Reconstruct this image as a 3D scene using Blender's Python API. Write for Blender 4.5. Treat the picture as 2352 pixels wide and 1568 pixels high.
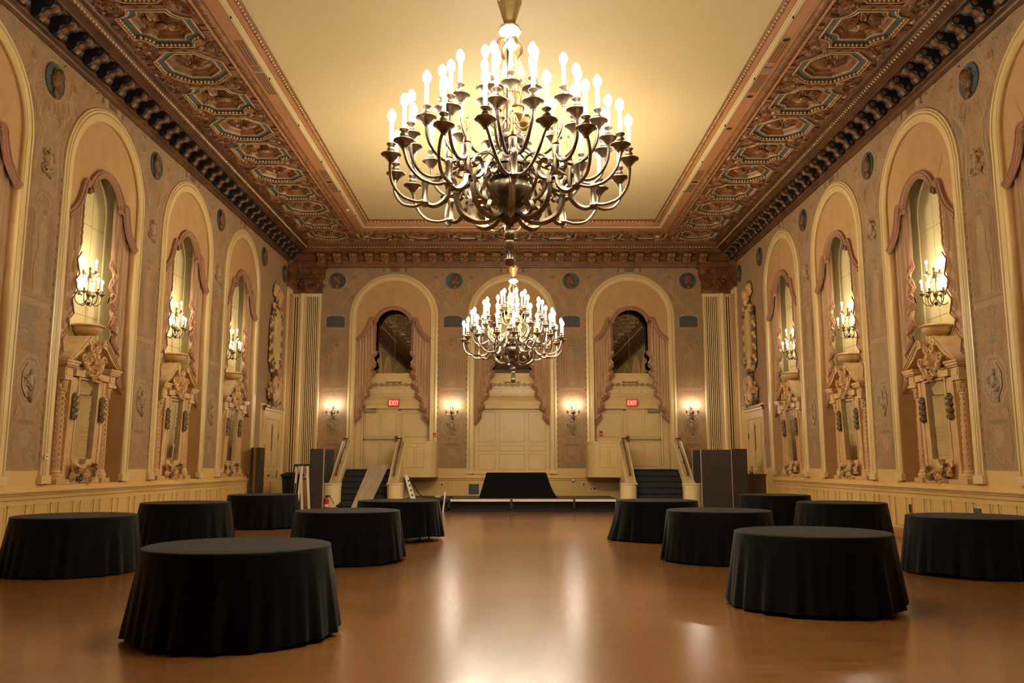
import bpy, math, random
from mathutils import Vector, Matrix
for o in list(bpy.data.objects):
    bpy.data.objects.remove(o)
scn = bpy.context.scene
PI = math.pi
R_ = math.radians
# ---------------------------------------------------------------- camera, world, exposure
cam_d = bpy.data.cameras.new('camera')
cam_d.sensor_width = 36.0
cam_d.lens = 1920.0 / 2352.0 * 36.0
cam_d.clip_end = 200
cam = bpy.data.objects.new('camera', cam_d)
scn.collection.objects.link(cam)
cam.location = (0.0, 0.0, 1.47)
cam.rotation_euler = (R_(90) + math.atan(282.0 / 1920.0), 0, 0)
scn.camera = cam
world = bpy.data.worlds.new('world')
scn.world = world
world.use_nodes = True
world.node_tree.nodes['Background'].inputs[0].default_value = (1.0, 0.8, 0.55, 1)
world.node_tree.nodes['Background'].inputs[1].default_value = 0.0
scn.view_settings.view_transform = 'Standard'
scn.view_settings.look = 'None'
scn.view_settings.gamma = 1.0
scn.view_settings.use_curve_mapping = False
scn.view_settings.exposure = 0.92
scn.cycles.use_denoising = True
scn.cycles.max_bounces = 8
scn.cycles.diffuse_bounces = 5
scn.cycles.glossy_bounces = 4
scn.cycles.sample_clamp_indirect = 4.0
scn.cycles.caustics_reflective = False
scn.cycles.caustics_refractive = False
LIGHT_COL = (1.0, 0.86, 0.64)
CHANDELIER_W = 225.0      # watts for each of a chandelier's sampled bulbs
CANDELABRA_W = 22.0
SCONCE_W = 15.0
BULB_EMIT = 26.0
# ---------------------------------------------------------------- room dimensions (metres)
XW = 8.0        # half width
YB = 30.0       # back wall
YF = -2.5       # wall behind the camera
ZS = 9.4        # coffered soffit
ZC = 9.6        # flat ceiling
BAY = 4.22
SIDE_C = [3.24, 7.46, 11.68, 15.9, 20.12, 24.32]
BACK_C = [-4.3, 0.0, 4.3]
RO, RI = 1.61, 1.35     # arch surround, outer and inner radius
ZSP = 6.77              # spring line of the arches
rng = random.Random(7)
C = scn.collection.objects
# ---------------------------------------------------------------- helpers
def lin(h):
    h = h.lstrip('#')
    r = [int(h[i:i+2], 16) / 255.0 for i in (0, 2, 4)]
    return tuple(c / 12.92 if c <= 0.04045 else ((c + 0.055) / 1.055) ** 2.4 for c in r)

def M(name, c1, c2=None, scale=4.0, rough=0.5, metal=0.0, bump=0.0, bscale=20.0, emit=0.0, coat=0.0, stretch=(1, 1, 1), detail=4.0, spec=0.5, sheen=0.0, lo=0.35, hi=0.65):
    m = bpy.data.materials.new(name)
    m.use_nodes = True
    nt = m.node_tree
    b = nt.nodes['Principled BSDF']
    c1 = lin(c1) if isinstance(c1, str) else c1
    b.inputs['Base Color'].default_value = (*c1, 1)
    b.inputs['Roughness'].default_value = rough
    b.inputs['Metallic'].default_value = metal
    b.inputs['Specular IOR Level'].default_value = spec
    if coat:
        b.inputs['Coat Weight'].default_value = coat
        b.inputs['Coat Roughness'].default_value = 0.15
    if sheen:
        b.inputs['Sheen Weight'].default_value = sheen
        b.inputs['Sheen Roughness'].default_value = 0.4
    if emit:
        b.inputs['Emission Color'].default_value = (*c1, 1)
        b.inputs['Emission Strength'].default_value = emit
    if c2 is not None or bump:
        tc = nt.nodes.new('ShaderNodeTexCoord')
        mp = nt.nodes.new('ShaderNodeMapping')
        mp.inputs['Scale'].default_value = stretch
        nt.links.new(tc.outputs['Object'], mp.inputs['Vector'])
    if c2 is not None:
        c2 = lin(c2) if isinstance(c2, str) else c2
        n = nt.nodes.new('ShaderNodeTexNoise')
        n.inputs['Scale'].default_value = scale
        n.inputs['Detail'].default_value = detail
        nt.links.new(mp.outputs['Vector'], n.inputs['Vector'])
        cr = nt.nodes.new('ShaderNodeValToRGB')
        cr.color_ramp.elements[0].position = lo
        cr.color_ramp.elements[1].position = hi
        cr.color_ramp.elements[0].color = (*c1, 1)
        cr.color_ramp.elements[1].color = (*c2, 1)
        nt.links.new(n.outputs['Fac'], cr.inputs['Fac'])
        nt.links.new(cr.outputs['Color'], b.inputs['Base Color'])
    if bump:
        n2 = nt.nodes.new('ShaderNodeTexNoise')
        n2.inputs['Scale'].default_value = bscale
        n2.inputs['Detail'].default_value = 5.0
        nt.links.new(mp.outputs['Vector'], n2.inputs['Vector'])
        bp = nt.nodes.new('ShaderNodeBump')
        bp.inputs['Strength'].default_value = bump
        bp.inputs['Distance'].default_value = 0.02
        nt.links.new(n2.outputs['Fac'], bp.inputs['Height'])
        nt.links.new(bp.outputs['Normal'], b.inputs['Normal'])
    return m

class MB:
    """collects vertices and faces of one mesh"""
    def __init__(s):
        s.v = []; s.f = []; s.m = []; s.s = []
    def add(s, vs, fs, mi=0, smooth=False):
        k = len(s.v)
        s.v.extend([tuple(p) for p in vs])
        for f in fs:
            s.f.append([i + k for i in f]); s.m.append(mi); s.s.append(smooth)
        return s
    def poly(s, pts, mi=0):
        return s.add(pts, [list(range(len(pts)))], mi)
    def box(s, x0, x1, y0, y1, z0, z1, mi=0):
        v = [(x, y, z) for z in (z0, z1) for y in (y0, y1) for x in (x0, x1)]
        return s.add(v, [(0, 2, 3, 1), (4, 5, 7, 6), (0, 1, 5, 4), (2, 6, 7, 3), (0, 4, 6, 2), (1, 3, 7, 5)], mi)
    def hexa(s, a, b, mi=0):
        """solid between quad a (bottom) and quad b (top), both in the same turning order"""
        return s.add(list(a) + list(b), [(3, 2, 1, 0), (4, 5, 6, 7), (0, 1, 5, 4), (1, 2, 6, 5), (2, 3, 7, 6), (3, 0, 4, 7)], mi)
    def prism(s, pts, y0, y1, mi=0, smooth=False):
        """outline pts (x, z) extruded from y0 to y1"""
        n = len(pts)
        v = [(x, y0, z) for x, z in pts] + [(x, y1, z) for x, z in pts]
        f = [list(range(n)), list(range(2 * n - 1, n - 1, -1))]
        s.add(v, f, mi)
        s.add(v, [(i, (i + 1) % n, n + (i + 1) % n, n + i) for i in range(n)], mi, smooth)
        return s
    def prism_z(s, pts, z0, z1, mi=0, smooth=False):
        n = len(pts)
        v = [(x, y, z0) for x, y in pts] + [(x, y, z1) for x, y in pts]
        s.add(v, [list(range(n)), list(range(2 * n - 1, n - 1, -1))], mi)
        s.add(v, [(i, (i + 1) % n, n + (i + 1) % n, n + i) for i in range(n)], mi, smooth)
        return s
    def prism_x(s, pts, x0, x1, mi=0, smooth=False):
        n = len(pts)
        v = [(x0, y, z) for y, z in pts] + [(x1, y, z) for y, z in pts]
        s.add(v, [list(range(n)), list(range(2 * n - 1, n - 1, -1))], mi)
        s.add(v, [(i, (i + 1) % n, n + (i + 1) % n, n + i) for i in range(n)], mi, smooth)
        return s
    def lathe(s, prof, seg=16, c=(0, 0, 0), mi=0, smooth=True, axis='z', wave=None):
        v = []; n = len(prof)
        for i in range(seg):
            a = 2 * PI * i / seg
            for r, z in prof:
                if wave: r = r * (1 + wave[1] * math.cos(wave[0] * a))
                x, y = r * math.cos(a), r * math.sin(a)
                if axis == 'z': p = (c[0] + x, c[1] + y, c[2] + z)
                elif axis == 'y': p = (c[0] + x, c[1] + z, c[2] + y)
                else: p = (c[0] + z, c[1] + x, c[2] + y)
                v.append(p)
        f = []
        for i in range(seg):
            j = (i + 1) % seg
            for k in range(n - 1):
                f.append((i * n + k, j * n + k, j * n + k + 1, i * n + k + 1))
        return s.add(v, f, mi, smooth)
    def tube(s, pts, rad, seg=8, mi=0, cap=True, flat=None):
        pts = [Vector(p) for p in pts]; n = len(pts)
        if not isinstance(rad, (list, tuple)): rad = [rad] * n
        v = []; up = None
        for i in range(n):
            t = (pts[min(i + 1, n - 1)] - pts[max(i - 1, 0)])
            t = t.normalized() if t.length > 1e-9 else Vector((0, 0, 1))
            if up is None:
                up = Vector((0, 0, 1)) if abs(t.z) < 0.9 else Vector((1, 0, 0))
            a = t.cross(up)
            a = a.normalized() if a.length > 1e-6 else t.orthogonal().normalized()
            b = a.cross(t).normalized()
            up = b
            for k in range(seg):
                th = 2 * PI * k / seg
                ca, sb = math.cos(th) * rad[i], math.sin(th) * rad[i]
                if flat: ca *= flat[0]; sb *= flat[1]
                v.append(pts[i] + a * ca + b * sb)
        f = []
        for i in range(n - 1):
            for k in range(seg):
                k2 = (k + 1) % seg
                f.append((i * seg + k, i * seg + k2, (i + 1) * seg + k2, (i + 1) * seg + k))
        s.add(v, f, mi, True)
        if cap:
            s.add(v[:seg], [list(range(seg))[::-1]], mi)
            s.add(v[-seg:], [list(range(seg))], mi)
        return s
    def ball(s, c, r, seg=12, rings=8, mi=0, rot=None):
        if not isinstance(r, (list, tuple)): r = (r, r, r)
        v = []
        for i in range(rings + 1):
            ph = PI * i / rings
            for k in range(seg):
                th = 2 * PI * k / seg
                p = Vector((r[0] * math.sin(ph) * math.cos(th), r[1] * math.sin(ph) * math.sin(th), r[2] * math.cos(ph)))
                if rot is not None: p = rot @ p
                v.append((c[0] + p.x, c[1] + p.y, c[2] + p.z))
        f = []
        for i in range(rings):
            for k in range(seg):
                k2 = (k + 1) % seg
                f.append((i * seg + k, (i + 1) * seg + k, (i + 1) * seg + k2, i * seg + k2))
        return s.add(v, f, mi, True)
    def leaf(s, base, ang, ln, wd, y0=0.0, lift=0.05, mi=0, curl=0.5):
        """carved acanthus leaf lying in the xz plane: grows from base at angle ang, bulging toward -y"""
        n = 6; v = []; f = []
        x, z = base; a = ang
        rows = []
        for i in range(n + 1):
            t = i / n
            w = wd * math.sin(PI * (0.12 + 0.86 * t)) * (1 + 0.18 * (i % 2))
            h = lift * math.sin(PI * min(1, 0.15 + t * 0.85))
            nx, nz = -math.sin(a), math.cos(a)
            rows.append([(x + nx * w, y0, z + nz * w), (x + nx * w * 0.5, y0 - h, z + nz * w * 0.5), (x, y0 - h * 0.55, z), (x - nx * w * 0.5, y0 - h, z - nz * w * 0.5), (x - nx * w, y0, z - nz * w)])
            a += curl / n
            x += math.cos(a) * ln / n; z += math.sin(a) * ln / n
        for r in rows: v.extend(r)
        for i in range(n):
            for k in range(4):
                f.append((i * 5 + k, i * 5 + k + 1, (i + 1) * 5 + k + 1, (i + 1) * 5 + k))
        return s.add(v, f, mi, True)
    def volute(s, c, r, a0, turns=1.6, rad=0.02, y0=0.0, hand=1, mi=0, n=22):
        pts = []
        for i in range(n + 1):
            t = i / n
            rr = r * (1 - t) ** 0.9 + r * 0.08
            a = a0 + hand * turns * 2 * PI * t
            pts.append((c[0] + rr * math.cos(a), y0, c[1] + rr * math.sin(a)))
        return s.tube(pts, [rad * (1 - 0.6 * i / n) for i in range(n + 1)], 6, mi)
    def ribbon(s, pts, w, y=0.0, mi=0):
        """flat painted stroke along (x, z) points, width tapering at both ends"""
        n = len(pts); v = []
        for i, (x, z) in enumerate(pts):
            x0, z0 = pts[max(i - 1, 0)]; x1, z1 = pts[min(i + 1, n - 1)]
            d = math.hypot(x1 - x0, z1 - z0) or 1e-6
            ww = w * (0.35 + 0.65 * math.sin(PI * (0.05 + 0.9 * i / max(n - 1, 1))))
            nx, nz = -(z1 - z0) / d * ww / 2, (x1 - x0) / d * ww / 2
            v += [(x + nx, y, z + nz), (x - nx, y, z - nz)]
        return s.add(v, [(2 * i, 2 * i + 1, 2 * i + 3, 2 * i + 2) for i in range(n - 1)], mi)
    def disc(s, c, rx, rz, y=0.0, mi=0, n=20, a0=0, a1=2 * PI, rot=0):
        pts = []
        for i in range(n):
            a = a0 + (a1 - a0) * i / (n if abs(a1 - a0 - 2 * PI) < 1e-6 else n - 1)
            x, z = rx * math.cos(a), rz * math.sin(a)
            pts.append((c[0] + x * math.cos(rot) - z * math.sin(rot), y, c[1] + x * math.sin(rot) + z * math.cos(rot)))
        return s.poly(pts, mi)
    def sweep(s, path, prof, mi=0, smooth=False):
        """path of (x, z, nx, nz); profile of (a, y): a along the outward normal"""
        n = len(prof); v = []
        for x, z, nx, nz in path:
            for a, y in prof: v.append((x + nx * a, y, z + nz * a))
        f = []
        for i in range(len(path) - 1):
            for k in range(n - 1):
                f.append((i * n + k, i * n + k + 1, (i + 1) * n + k + 1, (i + 1) * n + k))
        return s.add(v, f, mi, smooth)
    def run(s, prof, axis, a, b, mi=0, smooth=False):
        """moulding: profile in the plane across axis ('x' or 'y'), extruded from a to b; prof of (p, z)"""
        n = len(prof)
        if axis == 'y': v = [(p, t, z) for t in (a, b) for p, z in prof]
        else: v = [(t, p, z) for t in (a, b) for p, z in prof]
        return s.add(v, [(k, k + 1, n + k + 1, n + k) for k in range(n - 1)], mi, smooth)
    def xf(s, mat):
        s.v = [tuple(mat @ Vector(p)) for p in s.v]
        return s
    def join(s, o, mat=None):
        k = len(s.v)
        s.v.extend([tuple(mat @ Vector(p)) for p in o.v] if mat is not None else o.v)
        s.f.extend([[i + k for i in f] for f in o.f]); s.m.extend(o.m); s.s.extend(o.s)
        return s
    def mesh(s, name, mats):
        me = bpy.data.meshes.new(name)
        me.from_pydata(s.v, [], s.f)
        if not isinstance(mats, (list, tuple)): mats = [mats]
        for m in mats: me.materials.append(m)
        me.polygons.foreach_set('material_index', s.m)
        me.polygons.foreach_set('use_smooth', s.s)
        if any(s.s):
            me.set_sharp_from_angle(angle=R_(50))
        me.update()
        return me

def tag(o, label=None, cat=None, group=None, kind=None):
    if label: o['label'] = label
    if cat: o['category'] = cat
    if group: o['group'] = group
    if kind: o['kind'] = kind
    return o
def obj(name, me, parent=None, loc=(0, 0, 0), rz=0.0, mats=None):
    if isinstance(me, MB): me = me.mesh(name, mats)
    o = bpy.data.objects.new(name, me)
    C.link(o)
    o.parent = parent
    o.location = loc; o.rotation_euler = (0, 0, rz)
    return o
def empty(name, loc=(0, 0, 0), rz=0.0, parent=None):
    o = bpy.data.objects.new(name, None)
    C.link(o); o.parent = parent
    o.empty_display_size = 0.1
    o.location = loc; o.rotation_euler = (0, 0, rz)
    return o
def kids(o):
    return [c for c in bpy.data.objects if c.parent is o]
def copy_tree(o, parent=None, tree=None):
    if tree is None:
        tree = {}
        for x in bpy.data.objects:
            if x.parent: tree.setdefault(x.parent.name, []).append(x)
    c = o.copy(); C.link(c); c.parent = parent
    for ch in tree.get(o.name, []):
        copy_tree(ch, c, tree)
    return c
def point_light(name, parent, loc, w, rad=0.05, col=LIGHT_COL):
    l = bpy.data.lights.new(name, 'POINT')
    l.energy = w; l.color = col; l.shadow_soft_size = rad
    o = bpy.data.objects.new(name, l)
    C.link(o); o.parent = parent; o.location = loc
    return o
def arch_path(R, zs, z0, n=24, x0=0.0):
    p = [(x0 - R, z0, -1, 0)]
    for i in range(n + 1):
        a = PI - PI * i / n
        p.append((x0 + R * math.cos(a), zs + R * math.sin(a), math.cos(a), math.sin(a)))
    p.append((x0 + R, z0, 1, 0))
    return p
def spline(pts, n=6):
    """Catmull-Rom through points of any dimension"""
    out = []; P = [pts[0]] + list(pts) + [pts[-1]]
    for i in range(1, len(P) - 2):
        for k in range(n):
            t = k / n
            out.append(tuple(0.5 * ((2 * b) + (-a + c) * t + (2 * a - 5 * b + 4 * c - d) * t * t + (-a + 3 * b - 3 * c + d) * t ** 3) for a, b, c, d in zip(P[i - 1], P[i], P[i + 1], P[i + 2])))
    out.append(tuple(pts[-1]))
    return out
# ---------------------------------------------------------------- materials
m_cream = M('cream_paint', '#dbc189', '#d4b87e', 1.5, rough=0.38, bump=0.03, bscale=60)
m_cream_d = M('cream_panel_line', '#aa864a', rough=0.5)
m_creamwall = M('cream_panelling', '#d8b877', '#cfae6c', 0.8, rough=0.42)
m_frame = M('arch_paint', '#dcc48c', '#d5bb81', 1.2, rough=0.33)
m_line = M('gilt_line', '#98702a', rough=0.45)
m_tan = M('tan_plaster', '#bd9764', '#b38d5b', 3.0, rough=0.75, bump=0.35, bscale=7)
m_niche = M('niche_cream', '#dccf9a', '#d6c68c', 0.7, rough=0.4)
m_stone = M('carved_cream', '#d2b07a', '#c19a64', 6.0, rough=0.42, bump=0.08, bscale=30)
m_stonepat = M('carved_cream_pattern', '#c89f6a', '#b98c58', 38.0, rough=0.5, bump=0.3, bscale=42, lo=0.45, hi=0.55)
m_darkorn = M('dark_bronze_carving', '#4a3c28', '#8a7048', 14.0, rough=0.5, bump=0.3, bscale=30)
m_ivory = M('ivory_paint', '#e6cf9a', rough=0.4)
m_mirror = M('mirror_glass', (0.86, 0.85, 0.78), rough=0.015, metal=1.0)
m_mirror2 = M('aged_mirror_glass', (0.50, 0.52, 0.48), rough=0.02, metal=1.0)
m_curt = M('rose_curtain', '#c0a07c', '#b08f6c', 3.0, rough=0.85, stretch=(3, 1, 0.4))
m_fringe = M('rose_fringe', '#a4785d', '#8c624c', 40.0, rough=0.9, bump=0.4, bscale=90)
m_black = M('black_cloth', (0.0014, 0.0019, 0.0030), (0.0009, 0.0012, 0.0022), 3.0, rough=0.7, spec=0.10, sheen=0.09, bump=0.05, bscale=200)
m_bronze = M('bronze_plaster', '#8a5c34', '#573619', 5.0, rough=0.42, bump=0.9, bscale=11, metal=0.15)
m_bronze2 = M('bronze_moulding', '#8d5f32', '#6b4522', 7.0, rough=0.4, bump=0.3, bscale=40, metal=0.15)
m_gold = M('gilt_bead', '#cfb086', '#b08f62', 20.0, rough=0.4, metal=0.2)
m_blueband = M('blue_grey_band', '#525d5a', '#434c49', 6.0, rough=0.55)
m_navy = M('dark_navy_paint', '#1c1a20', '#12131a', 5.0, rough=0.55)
m_dkwood = M('cornice_brown', '#633d1d', '#472c14', 2.0, rough=0.4, bump=0.1, bscale=30)
m_dkwood_lit = M('end_cornice_lit_brown', '#7d5228', '#5f3c1c', 2.0, rough=0.4, bump=0.1, bscale=30)  # lighter cornice brown, the far chandelier's light put into its colour
m_strip = M('wood_strip', '#a8754a', '#9a683e', 1.2, rough=0.5, stretch=(1, 0.2, 1))
m_ceil = M('ceiling_paint', '#c6b284', '#c2ae80', 0.5, rough=0.6)
m_hole = M('dark_void', (0.006, 0.005, 0.005), rough=0.9)
m_glassblk = M('dark_speaker', '#14161c', rough=0.3)
m_brass = M('antique_brass', (0.33, 0.265, 0.185), (0.20, 0.16, 0.11), 9.0, rough=0.36, metal=1.0)
m_brassd = M('dark_bronze', (0.17, 0.135, 0.10), (0.09, 0.072, 0.055), 9.0, rough=0.36, metal=1.0)
m_gilt = M('gilt_metal', (0.44, 0.30, 0.13), (0.32, 0.21, 0.085), 14.0, rough=0.36, metal=1.0)
m_glassg = M('grey_glass', (0.30, 0.36, 0.36), (0.2, 0.25, 0.26), 9.0, rough=0.12, metal=0.5)
m_candle = M('candle_sleeve', (0.9, 0.86, 0.76), rough=0.5, emit=0.9)
m_bulb = M('lit_bulb', (1.0, 0.93, 0.80), rough=0.4, emit=BULB_EMIT)
for m_ in (m_candle, m_bulb):
    m_.cycles.emission_sampling = 'NONE'
m_darkpanel = M('dark_laminate', '#3a322e', '#332b28', 2.0, rough=0.45)
m_alu = M('aluminium_edge', (0.6, 0.58, 0.54), rough=0.35, metal=0.8)
m_carpet = M('dark_carpet', '#20222a', '#191a20', 60.0, rough=0.95, bump=0.4, bscale=200)
m_rail = M('handrail_wood', '#4b2f1c', rough=0.3)
m_ply = M('grey_plywood', '#b0a086', '#a39276', 2.0, rough=0.6, stretch=(6, 1, 1))
m_white = M('white_paint', '#e6dec8', rough=0.45)
m_red = M('red_enamel', '#b8231c', rough=0.3)
m_redem = M('red_sign_glow', (1.0, 0.02, 0.02), emit=0.55)
m_redltr = M('red_sign_letter', (1.0, 0.30, 0.26), emit=1.0)
m_deck = M('stage_deck_top', '#3c3634', '#332e2c', 8.0, rough=0.6)
m_blk = M('black_steel', '#101114', rough=0.45)
m_bluedisc = M('roundel_blue', '#465758', '#384849', 6.0, rough=0.6)
m_bust = M('roundel_bronze', '#7a5228', '#4e331a', 12.0, rough=0.5, bump=0.3, bscale=40)
m_plaque = M('slate_plaque', '#4a4a46', '#434340', 5.0, rough=0.7)
m_bordd = M('mural_border_dark', '#6a5038', '#7a5c40', 9.0, rough=0.8)
m_pd = M('mural_outline', '#8c6a48', rough=0.75)
m_grey = M('pewter_relief', '#a08a66', '#77684f', 15.0, rough=0.45, bump=0.2, bscale=40)

def mural_mat(name, base, rose, grey, light='#c6a679', dark='#836143'):
    """mottled painted canvas: tan, rose and grey-green patches with fine brushwork"""
    m = bpy.data.materials.new(name); m.use_nodes = True
    nt = m.node_tree; b = nt.nodes['Principled BSDF']; L = nt.links.new
    b.inputs['Roughness'].default_value = 0.78
    tc = nt.nodes.new('ShaderNodeTexCoord')
    def noise(sc, det, dist=0.0, st=(1, 1, 1)):
        mp = nt.nodes.new('ShaderNodeMapping'); mp.inputs['Scale'].default_value = st
        n = nt.nodes.new('ShaderNodeTexNoise'); n.inputs['Scale'].default_value = sc
        n.inputs['Detail'].default_value = det; n.inputs['Distortion'].default_value = dist
        L(tc.outputs['Object'], mp.inputs['Vector']); L(mp.outputs['Vector'], n.inputs['Vector'])
        return n
    def ramp(n, p0, p1):
        r = nt.nodes.new('ShaderNodeMapRange'); r.inputs['From Min'].default_value = p0; r.inputs['From Max'].default_value = p1
        L(n.outputs['Fac'], r.inputs['Value']); return r
    def mix(fac, a, bb):
        x = nt.nodes.new('ShaderNodeMix'); x.data_type = 'RGBA'
        L(fac.outputs['Result'], x.inputs['Factor'])
        for sock, val in (('A', a), ('B', bb)):
            s = [i for i in x.inputs if i.name == sock and i.type == 'RGBA'][0]
            if isinstance(val, tuple): s.default_value = (*val, 1)
            else: L([o for o in val.outputs if o.type == 'RGBA'][0], s)
        return x
    x1 = mix(ramp(noise(2.2, 5, 1.5), 0.42, 0.62), lin(base), lin(rose))
    x2 = mix(ramp(noise(1.7, 5, 1.0, (1, 1, 0.6)), 0.5, 0.66), x1, lin(grey))
    x3 = mix(ramp(noise(14, 4, 2.5), 0.58, 0.72), x2, lin(light))
    x4 = mix(ramp(noise(9, 5, 3.0, (1.3, 1, 0.7)), 0.60, 0.70), x3, lin(dark))
    x5 = mix(ramp(noise(60, 3), 0.3, 1.1), x4, lin('#7c6248'))
    L([o for o in x5.outputs if o.type == 'RGBA'][0], b.inputs['Base Color'])
    return m
m_mural = mural_mat('mural_canvas', '#a88a62', '#a37d5a', '#8e8069')
m_mural2 = mural_mat('mural_canvas_plain', '#ae8d66', '#a8845f', '#9c8a6c')

m_pl = mural_mat('mural_light', '#b5946a', '#b08c64', '#a8936f', '#cbae84', '#957350')
m_pm = mural_mat('mural_shade', '#9c7c58', '#997553', '#86775f', '#b3936a', '#7d5f43')
m_pg = mural_mat('mural_grey', '#93846a', '#907a62', '#82796a', '#ab9778', '#75644c')
m_pr = mural_mat('mural_rose', '#a67a58', '#a17252', '#94795f', '#b98f6a', '#83593e')

def floor_mat():
    m = bpy.data.materials.new('polished_wood_floor'); m.use_nodes = True
    nt = m.node_tree; b = nt.nodes['Principled BSDF']; L = nt.links.new
    tc = nt.nodes.new('ShaderNodeTexCoord')
    def noise(sc, det, st, dist=0.0):
        mp = nt.nodes.new('ShaderNodeMapping'); mp.inputs['Scale'].default_value = st
        n = nt.nodes.new('ShaderNodeTexNoise'); n.inputs['Scale'].default_value = sc; n.inputs['Detail'].default_value = det
        n.inputs['Distortion'].default_value = dist
        L(tc.outputs['Object'], mp.inputs['Vector']); L(mp.outputs['Vector'], n.inputs['Vector'])
        return n
    br = nt.nodes.new('ShaderNodeTexBrick')
    br.inputs['Scale'].default_value = 1.0
    br.inputs['Brick Width'].default_value = 1.22
    br.inputs['Row Height'].default_value = 0.09
    br.inputs['Mortar Size'].default_value = 0.0016
    br.inputs['Color1'].default_value = (*lin('#835830'), 1)
    br.inputs['Color2'].default_value = (*lin('#7a512c'), 1)
    br.inputs['Mortar'].default_value = (*lin('#664222'), 1)
    L(tc.outputs['Object'], br.inputs['Vector'])
    n1 = noise(3.0, 6, (0.6, 7, 1))
    n2 = noise(0.35, 3, (1, 1, 1))
    def blend(mode, fac, a, bcol):
        x = nt.nodes.new('ShaderNodeMix'); x.data_type = 'RGBA'; x.blend_type = mode
        x.inputs['Factor'].default_value = fac
        A = [i for i in x.inputs if i.name == 'A' and i.type == 'RGBA'][0]
        B = [i for i in x.inputs if i.name == 'B' and i.type == 'RGBA'][0]
        L(a, A); L(bcol, B)
        return [o for o in x.outputs if o.type == 'RGBA'][0]
    c = blend('OVERLAY', 0.38, br.outputs['Color'], n1.outputs['Fac'])
    c = blend('OVERLAY', 0.15, c, n2.outputs['Fac'])
    L(c, b.inputs['Base Color'])
    mr = nt.nodes.new('ShaderNodeMapRange')
    mr.inputs['To Min'].default_value = 0.16; mr.inputs['To Max'].default_value = 0.27
    L(n1.outputs['Fac'], mr.inputs['Value']); L(mr.outputs['Result'], b.inputs['Roughness'])
    bp = nt.nodes.new('ShaderNodeBump'); bp.inputs['Strength'].default_value = 0.05; bp.inputs['Distance'].default_value = 0.01
    n3 = noise(2.0, 3, (0.5, 3, 1))
    L(n3.outputs['Fac'], bp.inputs['Height']); L(bp.outputs['Normal'], b.inputs['Normal'])
    b.inputs['Coat Weight'].default_value = 0.35
    b.inputs['Coat Roughness'].default_value = 0.2
    return m
m_floor = floor_mat()
# ================================================================ FLOOR AND WALLS
fl = MB(); fl.box(-XW - 0.2, XW + 0.2, YF - 0.2, YB + 0.3, -0.1, 0.0)
tag(obj('floor', fl, mats=m_floor), 'polished brown wooden dance floor', 'floor', kind='structure')
MIRX = Matrix.Diagonal((-1, 1, 1, 1))
RH = 1.44
def wall_mb(u0, u1, centers, ztop=9.0, zs=1.12):
    mb = MB(); cs = sorted(centers); prev = u0
    for c in cs:
        mb.poly([(prev, 0, 0), (c - RH, 0, 0), (c - RH, 0, ztop), (prev, 0, ztop)])
        mb.poly([(c - RH, 0, 0), (c + RH, 0, 0), (c + RH, 0, zs), (c - RH, 0, zs)])
        n = 24
        for i in range(n):
            a, b = PI - PI * i / n, PI - PI * (i + 1) / n
            xa, xb = c + RH * math.cos(a), c + RH * math.cos(b)
            mb.poly([(xa, 0, ZSP + RH * math.sin(a)), (xb, 0, ZSP + RH * math.sin(b)), (xb, 0, ztop), (xa, 0, ztop)])
        prev = c + RH
    mb.poly([(prev, 0, 0), (u1, 0, 0), (u1, 0, ztop), (prev, 0, ztop)])
    return mb
SIDES = (('left', -XW, PI / 2, 1), ('right', XW, -PI / 2, -1))
walls = {}
for nm, x, rz, sg in SIDES:
    mb = wall_mb(YF, YB, SIDE_C)
    if sg < 0: mb.xf(MIRX)
    walls[nm] = tag(obj('wall_' + nm, mb, None, (x, 0, 0), rz, m_creamwall), f'cream and painted wall with tall arches on the {nm} side', 'wall', kind='structure')
walls['back'] = tag(obj('wall_back', wall_mb(-XW, XW, BACK_C), None, (0, YB, 0), 0, m_creamwall), 'end wall with three arches behind the stage', 'wall', kind='structure')
mb = MB(); mb.poly([(-XW, YF, 0), (XW, YF, 0), (XW, YF, 9.0), (-XW, YF, 9.0)])
walls['front'] = tag(obj('wall_front', mb, mats=m_mural2), 'painted wall behind the viewer', 'wall', kind='structure')

# ---------------------------------------------------------------- wainscot, chair rail, baseboard along the side walls
def wainscot_mb(u0, u1):
    mb = MB()
    mb.box(u0, u1, -0.025, 0.02, 0.0, 0.99)
    mb.run([(-0.02, 1.045), (-0.10, 1.045), (-0.105, 1.03), (-0.10, 1.005), (-0.075, 0.995), (-0.07, 0.97), (-0.05, 0.955), (-0.045, 0.90), (-0.025, 0.885)], 'x', u0, u1)
    mb.poly([(u0, 0.02, 1.045), (u1, 0.02, 1.045), (u1, -0.02, 1.045), (u0, -0.02, 1.045)])
    u = u0 + 0.2; k = 0
    while u < u1 - 0.5:
        w = 0.40 if k % 2 == 0 else 0.15
        for (a, b, c, d) in ((u, u + w, 0.26, 0.80),):
            mb.box(a, b, -0.036, -0.02, c, d)
            mb.box(a + 0.025, b - 0.025, -0.03, -0.02, c + 0.03, d - 0.03)
            t = 0.014
            mb.box(a - t, a, -0.042, -0.02, c - t, d + t); mb.box(b, b + t, -0.042, -0.02, c - t, d + t)
            mb.box(a - t, b + t, -0.042, -0.02, d, d + t); mb.box(a - t, b + t, -0.042, -0.02, c - t, c)
        u += w + 0.10; k += 1
    return mb
def base_mb(u0, u1):
    mb = MB()
    mb.run([(-0.03, 0.19), (-0.045, 0.185), (-0.05, 0.16), (-0.06, 0.15), (-0.06, 0.0)], 'x', u0, u1)
    return mb
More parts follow.
